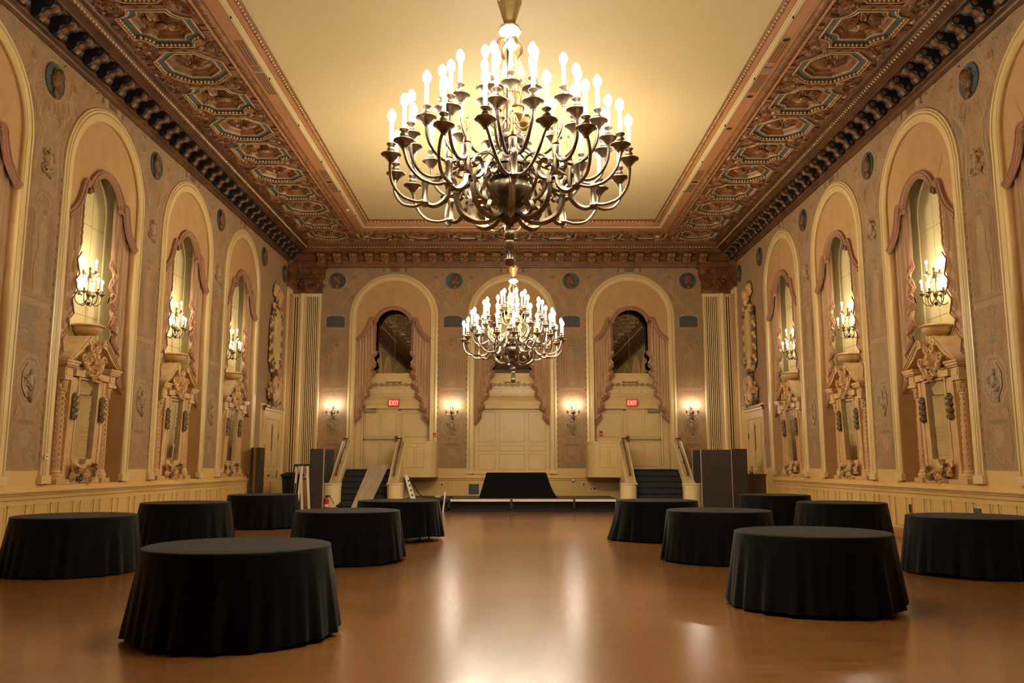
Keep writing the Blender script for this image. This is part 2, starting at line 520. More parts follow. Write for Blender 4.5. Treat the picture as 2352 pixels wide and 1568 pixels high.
for nm, x, rz, sg in SIDES:
    mb = wainscot_mb(YF, 25.8)
    if sg < 0: mb.xf(MIRX)
    trim_w = tag(obj('trim_' + str(90 + (sg < 0)), mb, None, (x, 0, 0), rz, m_creamwall), f'cream panelled wainscot with chair rail along the {nm} wall', 'wainscot', kind='structure')
    for a, b in ((YF, 25.8),):
        bb = base_mb(a, b)
        if sg < 0: bb.xf(MIRX)
        tag(obj('baseboard_' + nm, bb, None, (x, 0, 0), rz, m_strip), f'brown baseboard along the {nm} wall', 'baseboard', kind='structure')
mb = MB()
mb.run([(0, 1.02), (-0.06, 1.02), (-0.065, 1.0), (-0.05, 0.98), (-0.035, 0.96), (-0.03, 0.92), (-0.0, 0.90)], 'x', -6.9, 6.9)
for k in range(28):
    u = -6.8 + k * 0.49
    mb.box(u, u + 0.40, -0.012, 0.0, 0.2, 0.84)
tag(obj('trim_92', mb, None, (0, YB, 0), 0, m_creamwall), 'cream panelled wainscot with chair rail along the end wall', 'wainscot', kind='structure')

# ---------------------------------------------------------------- painted canvas on the piers, one panel per pier
PY = -0.004
def mural_mb(uc, lo_l, lo_r, hl, hr, kind, seed, arch_l=True, arch_r=True, ornament=True):
    """painted panel in wall coordinates: base cloth plus brushed figures. hl/hr: reach from the pier's middle to each bay's middle."""
    r = random.Random(seed); mb = MB()
    top = 8.74
    hp = BAY / 2 - RO if kind != 'back' else 4.3 / 2 - RO     # half width of the straight strip
    def low(d, h, arch, lo):
        if arch and abs(d) > hp:
            dd = h - abs(d)
            return ZSP + math.sqrt(max(0.0, RO * RO - dd * dd)) - 0.01
        return lo
    n = 40
    ds = sorted(set([-hl + (hl) * i / n for i in range(n)] + [hr * i / n for i in range(n + 1)] + [-hp - 1e-4, -hp, hp, hp + 1e-4]))
    ds = [d for d in ds if -hl - 1e-6 <= d <= hr + 1e-6]
    for a, b in zip(ds, ds[1:]):
        m = (a + b) / 2
        f = (lambda d: low(d, hl, arch_l, lo_l)) if m < 0 else (lambda d: low(d, hr, arch_r, lo_r))
        za, zb = f(a), f(b)
        if abs(a) <= hp and abs(m) > hp: za = zb
        if abs(b) <= hp and abs(m) > hp: zb = za
        mb.poly([(uc + a, PY, za), (uc + b, PY, zb), (uc + b, PY, top), (uc + a, PY, top)], 0)
    if not ornament: return mb
    y = [PY - 0.001]
    def ny():
        y[0] -= 0.000015
        return y[0]
    def D(u, z, rx, rz, mi, **k): mb.disc((uc + u, z), rx, rz, ny(), mi, **k)
    def RB(pts, w, mi):
        yy = ny(); mb.ribbon([(uc + p[0], p[1]) for p in pts], w, yy, mi)
    def P(pts, mi): 
        yy = ny(); mb.poly([(uc + p[0], yy, p[1]) for p in pts], mi)
    def spiral(u, z, rr, a0, turns, w, mi, hand=1):
        RB([(u + rr * (1 - 0.85 * i / 18) * math.cos(a0 + hand * turns * 2 * PI * i / 18), z + rr * (1 - 0.85 * i / 18) * math.sin(a0 + hand * turns * 2 * PI * i / 18)) for i in range(19)], w, mi)
    # scalloped border down both edges
    z = lo_l + 0.12; k = 0
    while z < 6.6:
        for sgn in (-1, 1):
            u = sgn * (hp - 0.035)
            P([(u - sgn * 0.0, z), (u + sgn * 0.03, z), (u + sgn * 0.03, z + 0.075), (u, z + 0.075)], 4 if k % 2 else 1)
            P([(u, z + 0.005), (u - sgn * 0.03, z + 0.037), (u, z + 0.07)], 3)
        z += 0.105; k += 1
    # grotesque at the foot: urn, scrolls, drapery
    P([(-0.10, 1.75), (0.10, 1.75), (0.16, 1.95), (0.05, 2.05), (-0.05, 2.05), (-0.16, 1.95)], 1)
    for s in (-1, 1):
        spiral(s * 0.2, 1.72, 0.12, PI / 2, 1.4, 0.035, 1, -s)
        spiral(s * 0.22, 2.28, 0.11, -PI / 2, 1.3, 0.03, 1, s)
        RB([(s * 0.05, 2.05), (s * 0.18, 2.12), (s * 0.30, 2.4), (s * 0.36, 2.2)], 0.05, 1)
        RB([(s * 0.30, 1.5), (s * 0.36, 1.75), (s * 0.33, 2.0)], 0.05, 2)
        RB([(s * 0.04, 1.5), (s * 0.10, 1.62), (s * 0.22, 1.55)], 0.05, 1)
        RB([(0, 2.05), (s * 0.02, 2.3), (0, 2.5)], 0.03, 1)
    P([(-0.26, 2.12), (0.26, 2.12), (0.26, 2.2), (-0.26, 2.2)], 2)
    P([(-0.22, 2.135), (0.22, 2.135), (0.22, 2.185), (-0.22, 2.185)], 3)
    # octagon frame for the cameo
    def octa(rx, rz, zc, mi):
        P([(rx * math.cos(PI / 8 + i * PI / 4) * 1.08, zc + rz * math.sin(PI / 8 + i * PI / 4) * 1.08) for i in range(8)], mi)
    octa(0.36, 0.44, 2.85, 1); octa(0.30, 0.37, 2.85, 2); octa(0.27, 0.33, 2.85, 1)
    # star and shell above it
    if kind == 'side':
        pts = []
        for i in range(4):
            a = i * PI / 2
            pts.append((0.20 * math.cos(a) * 0.8, 3.5 + 0.25 * math.sin(a)))
            pts.append((0.055 * math.cos(a + PI / 4), 3.5 + 0.06 * math.sin(a + PI / 4)))
        for s in (-1, 1):
            spiral(s * 0.22, 3.6, 0.1, 0, 1.3, 0.03, 1, s); spiral(s * 0.25, 3.36, 0.08, 0, 1.2, 0.03, 2, -s)
        P(pts, 5)
    P([(0.24 * math.cos(PI + PI * i / 12), 4.08 + 0.2 * math.sin(PI + PI * i / 12)) for i in range(13)], 6)
    for s in (-1, 1): spiral(s * 0.1, 4.0, 0.06, 0, 1.2, 0.02, 1, s)
    P([(-0.44, 4.10), (0.44, 4.10), (0.44, 4.2), (-0.44, 4.2)], 1)
    P([(-0.40, 4.2), (0.40, 4.2), (0.40, 4.24), (-0.40, 4.24)], 2)
    # fluted niche and standing robed figure
    for k in range(5):
        for s in (-1, 1):
            u = s * (0.22 + 0.045 * k)
            RB([(u, 4.3), (u, 5.0), (u, 5.7)], 0.018, 2 if k % 2 else 1)
    D(0, 5.85, 0.27, 0.27, 2, a0=0, a1=PI); D(0, 5.85, 0.22, 0.22, 1, a0=0, a1=PI); D(0, 5.85, 0.19, 0.2, 2, a0=0, a1=PI)
    for i in range(9):
        a = PI * i / 8
        RB([(0.05 * math.cos(a), 5.86 + 0.05 * math.sin(a)), (0.19 * math.cos(a), 5.86 + 0.19 * math.sin(a))], 0.012, 3)
    lean = r.choice((-1, 1)) * 0.04
    P([(-0.13, 4.3), (0.13, 4.3), (0.15, 4.7), (0.12 + lean, 5.15), (0.13 + lean, 5.42), (0.05 + lean, 5.58), (-0.05 + lean, 5.58), (-0.13 + lean, 5.42), (-0.11 + lean, 5.15), (-0.16, 4.7)], 1)
    D(lean, 5.69, 0.065, 0.09, 1); D(lean * 1.4, 5.74, 0.07, 0.06, 3)
    for i in range(5):
        u = -0.1 + 0.05 * i
        RB([(u * 0.7 + lean, 5.3), (u + 0.02, 4.9), (u * 1.2, 4.35)], 0.016, 3 if i % 2 else 2)
    RB([(lean - 0.12, 5.45), (-0.24, 5.2), (-0.12, 5.0)], 0.05, 1)
    RB([(lean + 0.12, 5.45), (0.25, 5.25), (0.22, 5.5)], 0.05, 1)
    RB([(-0.13, 4.3), (-0.16, 4.7), (lean - 0.11, 5.15), (lean - 0.13, 5.42)], 0.012, 3)
    RB([(0.13, 4.3), (0.15, 4.7), (lean + 0.12, 5.15), (lean + 0.13, 5.42)], 0.012, 3)
    # upper zone
    if kind == 'back':
        P([(-0.36, 6.36), (0.36, 6.36), (0.36, 6.78), (0.29, 6.82), (0.2, 6.86), (0.08, 6.83), (0, 6.87), (-0.08, 6.83), (-0.2, 6.86), (-0.29, 6.82), (-0.36, 6.78)], 1)
        P([(-0.33, 6.40), (0.33, 6.40), (0.33, 6.75), (0.26, 6.79), (0.15, 6.82), (-0.15, 6.82), (-0.26, 6.79), (-0.33, 6.75)], 7)
    else:
        for s in (-1, 1):
            RB([(s * 0.30, 6.15), (s * 0.34, 6.5), (s * 0.22, 6.95), (s * 0.3, 7.15)], 0.06, 1)
            spiral(s * 0.34, 6.3, 0.1, 0, 1.4, 0.03, 2, s)
            RB([(s * 0.40, 6.0), (s * 0.42, 6.5), (s * 0.36, 7.0)], 0.035, 5)
    # reclining figures and scrollwork in the spandrels
    zr = 8.1
    for s in (-1, 1):
        if (s < 0 and not arch_l) or (s > 0 and not arch_r): continue
        b = 0.62
        D(s * b, 7.86, 0.10, 0.26, 1, rot=s * 0.3); D(s * (b + 0.02), 8.2, 0.085, 0.1, 1); D(s * (b + 0.03), 8.25, 0.09, 0.07, 3)
        RB([(s * b, 7.7), (s * (b - 0.2), 7.52), (s * (b - 0.33), 7.3), (s * (b - 0.45), 7.1)], 0.11, 1)
        RB([(s * (b + 0.05), 7.7), (s * (b - 0.06), 7.48), (s * (b - 0.2), 7.35)], 0.10, 2)
        RB([(s * (b - 0.02), 8.02), (s * (b - 0.2), 7.88), (s * (b - 0.3), 7.98)], 0.06, 1)
        RB([(s * (b + 0.08), 8.0), (s * (b + 0.24), 7.86), (s * (b + 0.36), 8.02)], 0.06, 1)
        for i in range(6):
            RB([(s * (0.3 + 0.03 * i), 7.25), (s * (0.22 + 0.05 * i), 7.42 + 0.03 * i), (s * (0.1 + 0.075 * i), 7.66)], 0.022, 2 if i % 2 else 1)
        RB([(s * b, 7.6), (s * (b + 0.06), 7.86), (s * b, 8.08)], 0.014, 3)
        spiral(s * 0.98, 8.24, 0.13, PI, 1.5, 0.035, 1, s); spiral(s * 1.25, 8.42, 0.1, PI, 1.4, 0.03, 2, -s)
        RB([(s * 0.9, 8.5), (s * 1.2, 8.58), (s * 1.6, 8.6)], 0.04, 1)
        P([(s * 0.95, 8.48), (s * 1.15, 8.48), (s * 1.15, 8.58), (s * 0.95, 8.58)], 6)
        # half of the little plaque at the crown of each arch
        h = hl if s < 0 else hr
        P([(s * h, 8.46), (s * (h - 0.17), 8.46), (s * (h - 0.17), 8.70), (s * h, 8.70)], 4)
        P([(s * (h - 0.21), 8.44), (s * (h - 0.36), 8.44), (s * (h - 0.33), 8.56), (s * (h - 0.36), 8.70), (s * (h - 0.21), 8.70)], 1)
        P([(s * (h - 0.37), 8.44), (s * (h - 0.46), 8.44), (s * (h - 0.43), 8.56), (s * (h - 0.46), 8.70), (s * (h - 0.37), 8.70)], 4)
    D(0, zr, 0.37, 0.37, 1); D(0, zr, 0.335, 0.335, 2)
    for i in range(8):
        a = PI * (1.15 + 0.7 * i / 7)
        RB([(0.38 * math.cos(a), zr + 0.38 * math.sin(a)), (0.5 * math.cos(a) * 1.1, zr + 0.6 * math.sin(a))], 0.05, 1 if i % 2 else 2)
    for i in range(26):
        u, zz = r.uniform(-hl + 0.1, hr - 0.1), r.uniform(8.3, 8.7)
        RB([(u, zz), (u + r.uniform(-0.1, 0.1), zz + r.uniform(-0.05, 0.05)), (u + r.uniform(-0.2, 0.2), zz)], 0.03, r.choice((1, 2, 5, 6)))
    return mb
MM = [m_mural, m_pl, m_pm, m_pd, m_bordd, m_pg, m_pr, m_plaque]
cameo = MB()
_r = random.Random(3)
cameo.prism([(0.24 * math.cos(PI / 8 + i * PI / 4), 0.31 * math.sin(PI / 8 + i * PI / 4)) for i in range(8)], -0.012, 0.0, 0)
for k in range(9):
    cameo.leaf((_r.uniform(-0.1, 0.1), _r.uniform(-0.2, 0.1)), _r.uniform(0, 2 * PI), 0.2, 0.05, -0.012, 0.03, 0, _r.uniform(-2, 2))
cameo.ball((0.01, -0.02, 0.13), (0.05, 0.03, 0.06), 8, 6); cameo.ball((0.0, -0.02, -0.02), (0.08, 0.035, 0.12), 8, 6)
cameo_me = cameo.mesh('relief_cameo', m_grey)
rel = MB()
for s in (-1, 1):
    rel.volute((s * 0.1, -0.12), 0.11, PI / 2, 1.5, 0.022, -0.02, s); rel.volute((s * 0.09, 0.13), 0.09, -PI / 2, 1.4, 0.02, -0.02, -s)
for k in range(8):
    rel.leaf((_r.uniform(-0.08, 0.08), _r.uniform(-0.2, 0.15)), _r.uniform(0, 2 * PI), 0.2, 0.045, 0.0, 0.045, 0, _r.uniform(-2, 2))
rel.ball((0.0, -0.03, 0.18), (0.05, 0.035, 0.06), 8, 6); rel.ball((0.02, -0.025, 0.02), (0.06, 0.03, 0.13), 8, 6)
rel_me = rel.mesh('relief_cartouche', m_pl)

mur_n = 100
pier_c = [(SIDE_C[i] + SIDE_C[i + 1]) / 2 for i in range(len(SIDE_C) - 1)]
for nm, x, rz, sg in SIDES:
    for i, uc in enumerate(pier_c):
        hl, hr = uc - SIDE_C[i], SIDE_C[i + 1] - uc
        vis = uc > 8
        mb = mural_mb(uc, 1.37, 1.37, hl, hr, 'side', 11 + i, ornament=vis)
        if sg < 0: mb.xf(MIRX)
        mur_n += 1
        p = tag(obj(f'trim_{mur_n}', mb, None, (x, 0, 0), rz, MM), f'painted canvas on pier {i + 1} from the front of the {nm} wall', 'mural', kind='structure')
        if uc > 10:
            obj('relief_cameo', cameo_me, p, (sg * uc, -0.013, 2.85))
            obj('relief_cartouche', rel_me, p, (sg * uc, -0.013, 6.62))
    # the end strip beyond the last arch
    u0 = SIDE_C[-1]
    mb = MB(); n = 24
    for k in range(n):
        a, b = PI / 2 - PI / 2 * k / n, PI / 2 - PI / 2 * (k + 1) / n
        ua, ub = u0 + RO * math.cos(a), u0 + RO * math.cos(b)
        mb.poly([(ua, PY, ZSP + RO * math.sin(a)), (ub, PY, ZSP + RO * math.sin(b)), (ub, PY, 8.74), (ua, PY, 8.74)])
    e = u0 + RO
    mb.poly([(e, PY, 1.37), (26.62, PY, 1.37), (26.62, PY, 8.74), (e, PY, 8.74)])
    mb.poly([(26.62, PY, 3.42), (29.2, PY, 3.42), (29.2, PY, 8.74), (26.62, PY, 8.74)])
    mb.poly([(29.2, PY, 1.37), (YB, PY, 1.37), (YB, PY, 8.74), (29.2, PY, 8.74)])
    z = 1.5
    while z < 6.5:
        mb.poly([(e + 0.02, PY - 0.002, z), (e + 0.05, PY - 0.002, z + 0.037), (e + 0.02, PY - 0.002, z + 0.075)], 3); z += 0.105
    for (za, zb_) in ((6.0, 6.5), (5.2, 5.6)):
        mb.ribbon([(26.35, za), (26.45, (za + zb_) / 2), (26.35, zb_)], 0.06, PY - 0.002, 1)
    if sg < 0: mb.xf(MIRX)
    mur_n += 1
    tag(obj(f'trim_{mur_n}', mb, None, (x, 0, 0), rz, [m_mural2] + MM[1:]), f'plain painted canvas round the side door of the {nm} wall', 'mural', kind='structure')
for k, (uc, hl, hr, al, ar) in enumerate(((-6.42, 0.52, 2.12, False, True), (-2.15, 2.15, 2.15, True, True), (2.15, 2.15, 2.15, True, True), (6.42, 2.12, 0.52, True, False))):
    mb = mural_mb(uc, 1.33, 1.33, hl, hr, 'back', 41 + k, al, ar)
    mur_n += 1
    p = tag(obj(f'trim_{mur_n}', mb, None, (0, YB, 0), 0, MM), f'painted canvas on pier {k + 1} from the left of the end wall', 'mural', kind='structure')
    obj('relief_cameo', cameo_me, p, (uc, -0.013, 2.85))

# ---------------------------------------------------------------- arch surrounds and recesses
def pts_normals(pts, flip=1):
    out = []
    for i, (x, z) in enumerate(pts):
        x0, z0 = pts[max(i - 1, 0)]; x1, z1 = pts[min(i + 1, len(pts) - 1)]
        d = math.hypot(x1 - x0, z1 - z0) or 1e-6
        out.append((x, z, -(z1 - z0) / d * flip, (x1 - x0) / d * flip))
    return out
# lower edge of the valance from left end to right end
VAL = spline([(-1.34, 5.90), (-1.2, 6.0), (-1.02, 6.18), (-0.88, 6.45), (-0.82, 6.68)], 5) + [(-0.66, 6.68)]
VAL += [(0.66 * math.cos(PI - PI * i / 20), 6.44 + 0.64 * math.sin(PI - PI * i / 20)) for i in range(1, 20)]
VAL += [(-x, z) for x, z in reversed(VAL[:VAL.index((-0.66, 6.68)) + 1])]
def val_z(u):
    u = abs(u)
    if u <= 0.66: return 6.44 + 0.64 * math.sqrt(max(0, 1 - (u / 0.66) ** 2))
    P_ = [(0.66, 6.68), (0.82, 6.68), (0.88, 6.45), (1.02, 6.18), (1.2, 6.0), (1.34, 5.9), (2, 5.9)]
    for (a, za), (b, zb) in zip(P_, P_[1:]):
        if u <= b: return za + (zb - za) * (u - a) / (b - a)
    return 5.9
def surround_mb(z0):
    mb = MB()
    prof = [(0.01, 0.02), (0.0, -0.03), (0.012, -0.05), (0.04, -0.045), (0.05, -0.06), (0.15, -0.06), (0.158, -0.05), (0.17, -0.05), (0.178, -0.065), (0.215, -0.065), (0.235, -0.04), (0.26, -0.035), (0.262, 0.01)]
    path = arch_path(RI, ZSP, z0, 32)
    mb.sweep(path, prof, 0)
    mb.sweep(path, [(0.150, -0.0615), (0.154, -0.0625), (0.158, -0.0615)], 1)
    mb.sweep(path, [(0.166, -0.052), (0.172, -0.054), (0.178, -0.052)], 1)
    for s in (-1, 1):
        mb.box(min(s * 1.33, s * 1.63), max(s * 1.33, s * 1.63), -0.075, 0.02, z0 - 0.02, z0 + 0.12, 0)
    return mb
def tympanum_mb():
    mb = MB(); N = 60
    def resample(pts, n):
        L_ = [0]
        for a, b in zip(pts, pts[1:]): L_.append(L_[-1] + math.hypot(b[0] - a[0], b[1] - a[1]))
        out = []; j = 0
        for i in range(n + 1):
            t = L_[-1] * i / n
            while j < len(L_) - 2 and L_[j + 1] < t: j += 1
            f = (t - L_[j]) / max(L_[j + 1] - L_[j], 1e-9)
            out.append((pts[j][0] + (pts[j + 1][0] - pts[j][0]) * f, pts[j][1] + (pts[j + 1][1] - pts[j][1]) * f))
        return out
    o = resample([(-1.36, 5.9)] + [(x, z) for x, z, _, _ in arch_path(RI + 0.01, ZSP, 6.0, 30)] + [(1.36, 5.9)], N)
    i_ = resample(VAL, N)
    for k in range(N):
        a, b, c, d = o[k], o[k + 1], i_[k + 1], i_[k]
        mb.add([(a[0], 0.015, a[1]), (b[0], 0.015, b[1]), (c[0], 0.015, c[1]), (d[0], 0.015, d[1])], [(0, 1, 2, 3)], 0)
        mb.add([(c[0], 0.015, c[1]), (d[0], 0.015, d[1]), (d[0], 0.045, d[1]), (c[0], 0.045, c[1])], [(0, 1, 2, 3)], 0)
    return mb
def recess_mb(z0, dep=0.40, split=3.25):
    mb = MB()
    path = arch_path(RI + 0.005, ZSP, z0, 24)
    mb.sweep([q for q in path if True], [(0, 0.0), (0, dep)], 0) if split < 2 else None
    if split >= 2:
        mb.sweep(path, [(0, 0.0), (0, 0.2)], 0)
        mb.sweep([(-RI - 0.005, z0, -1, 0), (-RI - 0.005, 3.4, -1, 0)], [(0, 0.2), (0, dep)], 0); mb.sweep([(RI + 0.005, z0, 1, 0), (RI + 0.005, 3.4, 1, 0)], [(0, 0.2), (0, dep)], 0)
        mb.sweep(arch_path(RI + 0.005, ZSP, 3.4, 24), [(0, 0.2), (0, dep)], 1)
    n = 24
    for (a, b, mi) in ((z0, split, 0), (split, ZSP, 1)):
        mb.poly([(-1.36, dep, a), (1.36, dep, a), (1.36, dep, b), (-1.36, dep, b)], mi)
    mb.poly([(1.36 * math.cos(PI * i / n), dep, ZSP + 1.36 * math.sin(PI * i / n)) for i in range(n + 1)], 1)
    mb.poly([(-1.36, -0.01, z0), (1.36, -0.01, z0), (1.36, dep, z0), (-1.36, dep, z0)], 0)
    # arched raised mould and joints of the panel behind
    ap = arch_path(0.80, 6.5, split, 18)
    mb.sweep(ap, [(0, dep), (0, dep - 0.02), (0.02, dep - 0.03), (0.04, dep - 0.02), (0.04, dep)], 1)
    mb.sweep(ap, [(-0.012, dep - 0.001), (-0.012, dep - 0.006), (0.0, dep - 0.006)], 2)
    mb.sweep(ap, [(0.045, dep - 0.001), (0.045, dep - 0.006), (0.052, dep - 0.006)], 2)
    for zz in (4.35, 5.25, 6.15, 7.0):
        mb.box(-0.79, 0.79, dep - 0.003, dep, zz, zz + 0.010, 2)
    mb.box(-0.25, -0.242, dep - 0.003, dep, split, 7.2, 2)
    mb.box(0.30, 0.308, dep - 0.003, dep, split, 7.2, 2)
    return mb
side_sur = surround_mb(1.16).mesh('arch_surround', [m_frame, m_line])
tymp_me = tympanum_mb().mesh('plaster_tympanum', m_tan)
side_rec = recess_mb(1.12).mesh('recess_lining', [m_tan, m_niche, m_cream_d])
back_sur = surround_mb(1.16).mesh('arch_surround', [m_frame, m_line])
back_rec = recess_mb(1.12, 0.62, 1.13).mesh('recess_lining', [m_cream, m_cream, m_cream_d])
BAYS = []
trim_n = 0
for nm, x, rz, sg in SIDES:
    for i, c in enumerate(SIDE_C):
        trim_n += 1
        t = empty(f'trim_{trim_n}', (x, c, 0), rz)
        tag(t, f'arch surround and plaster recess number {i + 1} from the front on the {nm} wall', 'arch', kind='structure')
        obj('arch_surround', side_sur, t); obj('plaster_tympanum', tymp_me, t); obj('recess_lining', side_rec, t)
        BAYS.append((nm, i, t))
for i, c in enumerate(BACK_C):
    trim_n += 1
    t = empty(f'trim_{trim_n}', (c, YB, 0), 0)
    tag(t, f"arch surround and plaster recess on the end wall, {('left', 'middle', 'right')[i]}", 'arch', kind='structure')
    obj('arch_surround', back_sur, t); obj('plaster_tympanum', tymp_me, t); obj('recess_lining', back_rec, t)
    # panelling below the mirror
    mb = MB()
    mb.box(-1.35, 1.35, 0.12, 0.40, 3.60, 4.28)
    mb.run([(0.12, 3.95), (0.09, 3.93), (0.09, 3.90), (0.11, 3.88), (0.11, 3.66), (0.08, 3.64), (0.08, 3.61), (0.05, 3.59), (0.05, 3.53), (0.03, 3.51), (0.03, 3.46), (0.16, 3.44)], 'x', -1.35, 1.35)
    for k in range(3):
        mb.box(-1.2 + k * 0.82, -0.46 + k * 0.82, 0.105, 0.13, 4.0, 4.2); mb.box(-1.21 + k * 0.82, -0.45 + k * 0.82, 0.116, 0.13, 3.99, 4.21, 1)
    mb.hexa([(-1.35, 0.16, 4.30), (1.35, 0.16, 4.30), (1.35, 0.40, 4.30), (-1.35, 0.40, 4.30)], [(-1.35, 0.22, 4.74), (1.35, 0.22, 4.74), (1.35, 0.40, 4.74), (-1.35, 0.40, 4.74)])
    mb.box(-1.35, 1.35, 0.19, 0.40, 4.72, 4.76)
    mb.box(-0.26, 0.26, 0.06, 0.2, 4.44, 4.52); mb.box(-0.30, 0.30, 0.05, 0.2, 4.42, 4.445, 1)
    mb.box(-1.35, 1.35, 0.10, 0.17, 4.36, 4.385, 0); mb.box(-1.35, 1.35, 0.10, 0.17, 4.27, 4.29, 0)
    for k in range(9):
        u = -0.88 + k * 0.22
        mb.tube([(u + 0.042 * math.cos(a * PI / 6), 0.095, 4.33 + 0.06 * math.sin(a * PI / 6)) for a in range(13)], 0.014, 5, 1, cap=False)
        mb.box(u + 0.05, u + 0.17, 0.085, 0.11, 4.355, 4.365, 1); mb.box(u + 0.05, u + 0.17, 0.085, 0.11, 4.295, 4.305, 1)
    mb.xf(Matrix.Translation((0, 0.20, 0)))
    obj('parapet_panelling', mb, t, mats=[m_cream, m_line])
    mb = MB()
    if i == 1:
        mb.box(-1.35, 1.35, 0.22, 0.4, 1.13, 3.45)
        for (a, b) in ((-1.20, -0.62), (-0.45, 0.45), (0.62, 1.20)):
            for (c0, d0) in ((1.28, 1.82), (1.95, 2.12), (2.28, 3.34)):
                mb.box(a, b, 0.205, 0.23, c0, d0); mb.box(a + 0.03, b - 0.03, 0.190, 0.21, c0 + 0.03, d0 - 0.03)
                mb.box(a - 0.014, b + 0.014, 0.2145, 0.23, c0 - 0.014, d0 + 0.014, 1)
    else:
        s = 1 if i == 0 else -1      # the door is on the outer side
        a, b = sorted((s * 0.22, s * 1.35))
        mb.box(a, b, 0.24, 0.4, 1.2, 3.45)
        a2, b2 = sorted((s * 0.32, s * 1.25)); [(mb.box(a2, b2, 0.225, 0.25, c0, d0), mb.box(a2 + 0.03, b2 - 0.03, 0.215, 0.23, c0 + 0.03, d0 - 0.03), mb.box(a2 - 0.012, b2 + 0.012, 0.235, 0.25, c0 - 0.012, d0 + 0.012, 1)) for c0, d0 in ((2.45, 3.3), (1.4, 2.25))]
        a, b = sorted((-s * 1.12, -s * 1.35))
        mb.box(a, b, 0.2, 0.4, 1.2, 3.45)
    mb.xf(Matrix.Translation((0, 0.18, 0)))
    obj('wall_panelling', mb, t, mats=[m_cream, m_cream_d])
    BAYS.append(('back', i, t))

# ---------------------------------------------------------------- ceiling
mb = MB(); YI0, YI1 = 0.2, 27.33     # inner edges of the border
XI = 4.98
mb.poly([(-XI, YI0, ZC), (XI, YI0, ZC), (XI, YI1, ZC), (-XI, YI1, ZC)])
ceil = tag(obj('ceiling', mb, mats=m_ceil), 'flat pale yellow ceiling field', 'ceiling', kind='structure')
def ring(prof, mi, mb):
    """moulding running round the ceiling field; prof of (distance outward from the field edge, z)"""
    for a, b in zip(prof, prof[1:]):
        ra = [(-XI - a[0], YI0 - a[0], a[1]), (XI + a[0], YI0 - a[0], a[1]), (XI + a[0], YI1 + a[0], a[1]), (-XI - a[0], YI1 + a[0], a[1])]
        rb = [(-XI - b[0], YI0 - b[0], b[1]), (XI + b[0], YI0 - b[0], b[1]), (XI + b[0], YI1 + b[0], b[1]), (-XI - b[0], YI1 + b[0], b[1])]
        for k in range(4):
            j = (k + 1) % 4
            mb.poly([ra[k], ra[j], rb[j], rb[k]], mi)
mb = MB()
ring([(-0.18, ZC), (-0.18, ZC - 0.03), (-0.15, ZC - 0.045), (-0.10, ZC - 0.06), (-0.08, ZC - 0.07)], 0, mb)
ring([(-0.08, ZC - 0.07), (-0.06, ZC - 0.12), (-0.05, ZC - 0.20), (-0.05, ZS - 0.0)], 1, mb)
obj('beaded_moulding', mb, ceil, mats=[m_bronze2, m_strip])
mb = MB()
ring([(-0.05, ZS - 0.01), (-0.04, ZS - 0.025), (0.0, ZS - 0.025), (0.01, ZS - 0.035), (0.07, ZS - 0.035), (0.075, ZS - 0.015)], 0, mb)
obj('cream_fillet', mb, ceil, mats=m_ceil)
mb = MB()
ring([(0.075, ZS - 0.015), (0.30, ZS - 0.015), (0.30, ZS - 0.03), (0.34, ZS - 0.03)], 0, mb)
obj('plain_strip', mb, ceil, mats=m_strip)
mb = MB()
ring([(0.34, ZS - 0.03), (0.36, ZS - 0.02), (0.38, ZS - 0.06), (0.42, ZS - 0.085), (0.48, ZS - 0.085), (0.52, ZS - 0.06)], 0, mb)
ring([(0.52, ZS - 0.06), (0.53, ZS - 0.075), (0.57, ZS - 0.075), (0.575, ZS)], 1, mb)
# egg and dart along the three visible runs
def eggs(mb, x0, y0, x1, y1, step, ln, wd):
    L_ = math.hypot(x1 - x0, y1 - y0); n = int(L_ / step)
    dx, dy = (x1 - x0) / L_, (y1 - y0) / L_
    for k in range(n):
        t = (k + 0.5) * step
        cx, cy = x0 + dx * t, y0 + dy * t
        r = (ln * abs(dx) + wd * abs(dy), ln * abs(dy) + wd * abs(dx), 0.025)
        mb.ball((cx, cy, ZS - 0.085), r, 6, 4, 0)
d = 0.445
for s in (-1, 1): eggs(mb, s * (XI + d), 9.0, s * (XI + d), YI1 + d, 0.085, 0.033, 0.05)
eggs(mb, -XI - d, YI1 + d, XI + d, YI1 + d, 0.085, 0.033, 0.05)
obj('egg_and_dart', mb, ceil, mats=[m_bronze2, m_strip])
mb = MB()
d = -0.13
for s in (-1, 1):
    for k in range(150):
        mb.ball((s * (XI + d), 9.0 + k * 0.122, ZC - 0.062), (0.03, 0.045, 0.03), 6, 4)
for k in range(78):
    mb.ball((-XI - d + 0.12 + k * 0.122, YI1 + d, ZC - 0.062), (0.045, 0.03, 0.03), 6, 4)
obj('bead_row', mb, ceil, mats=m_gold)
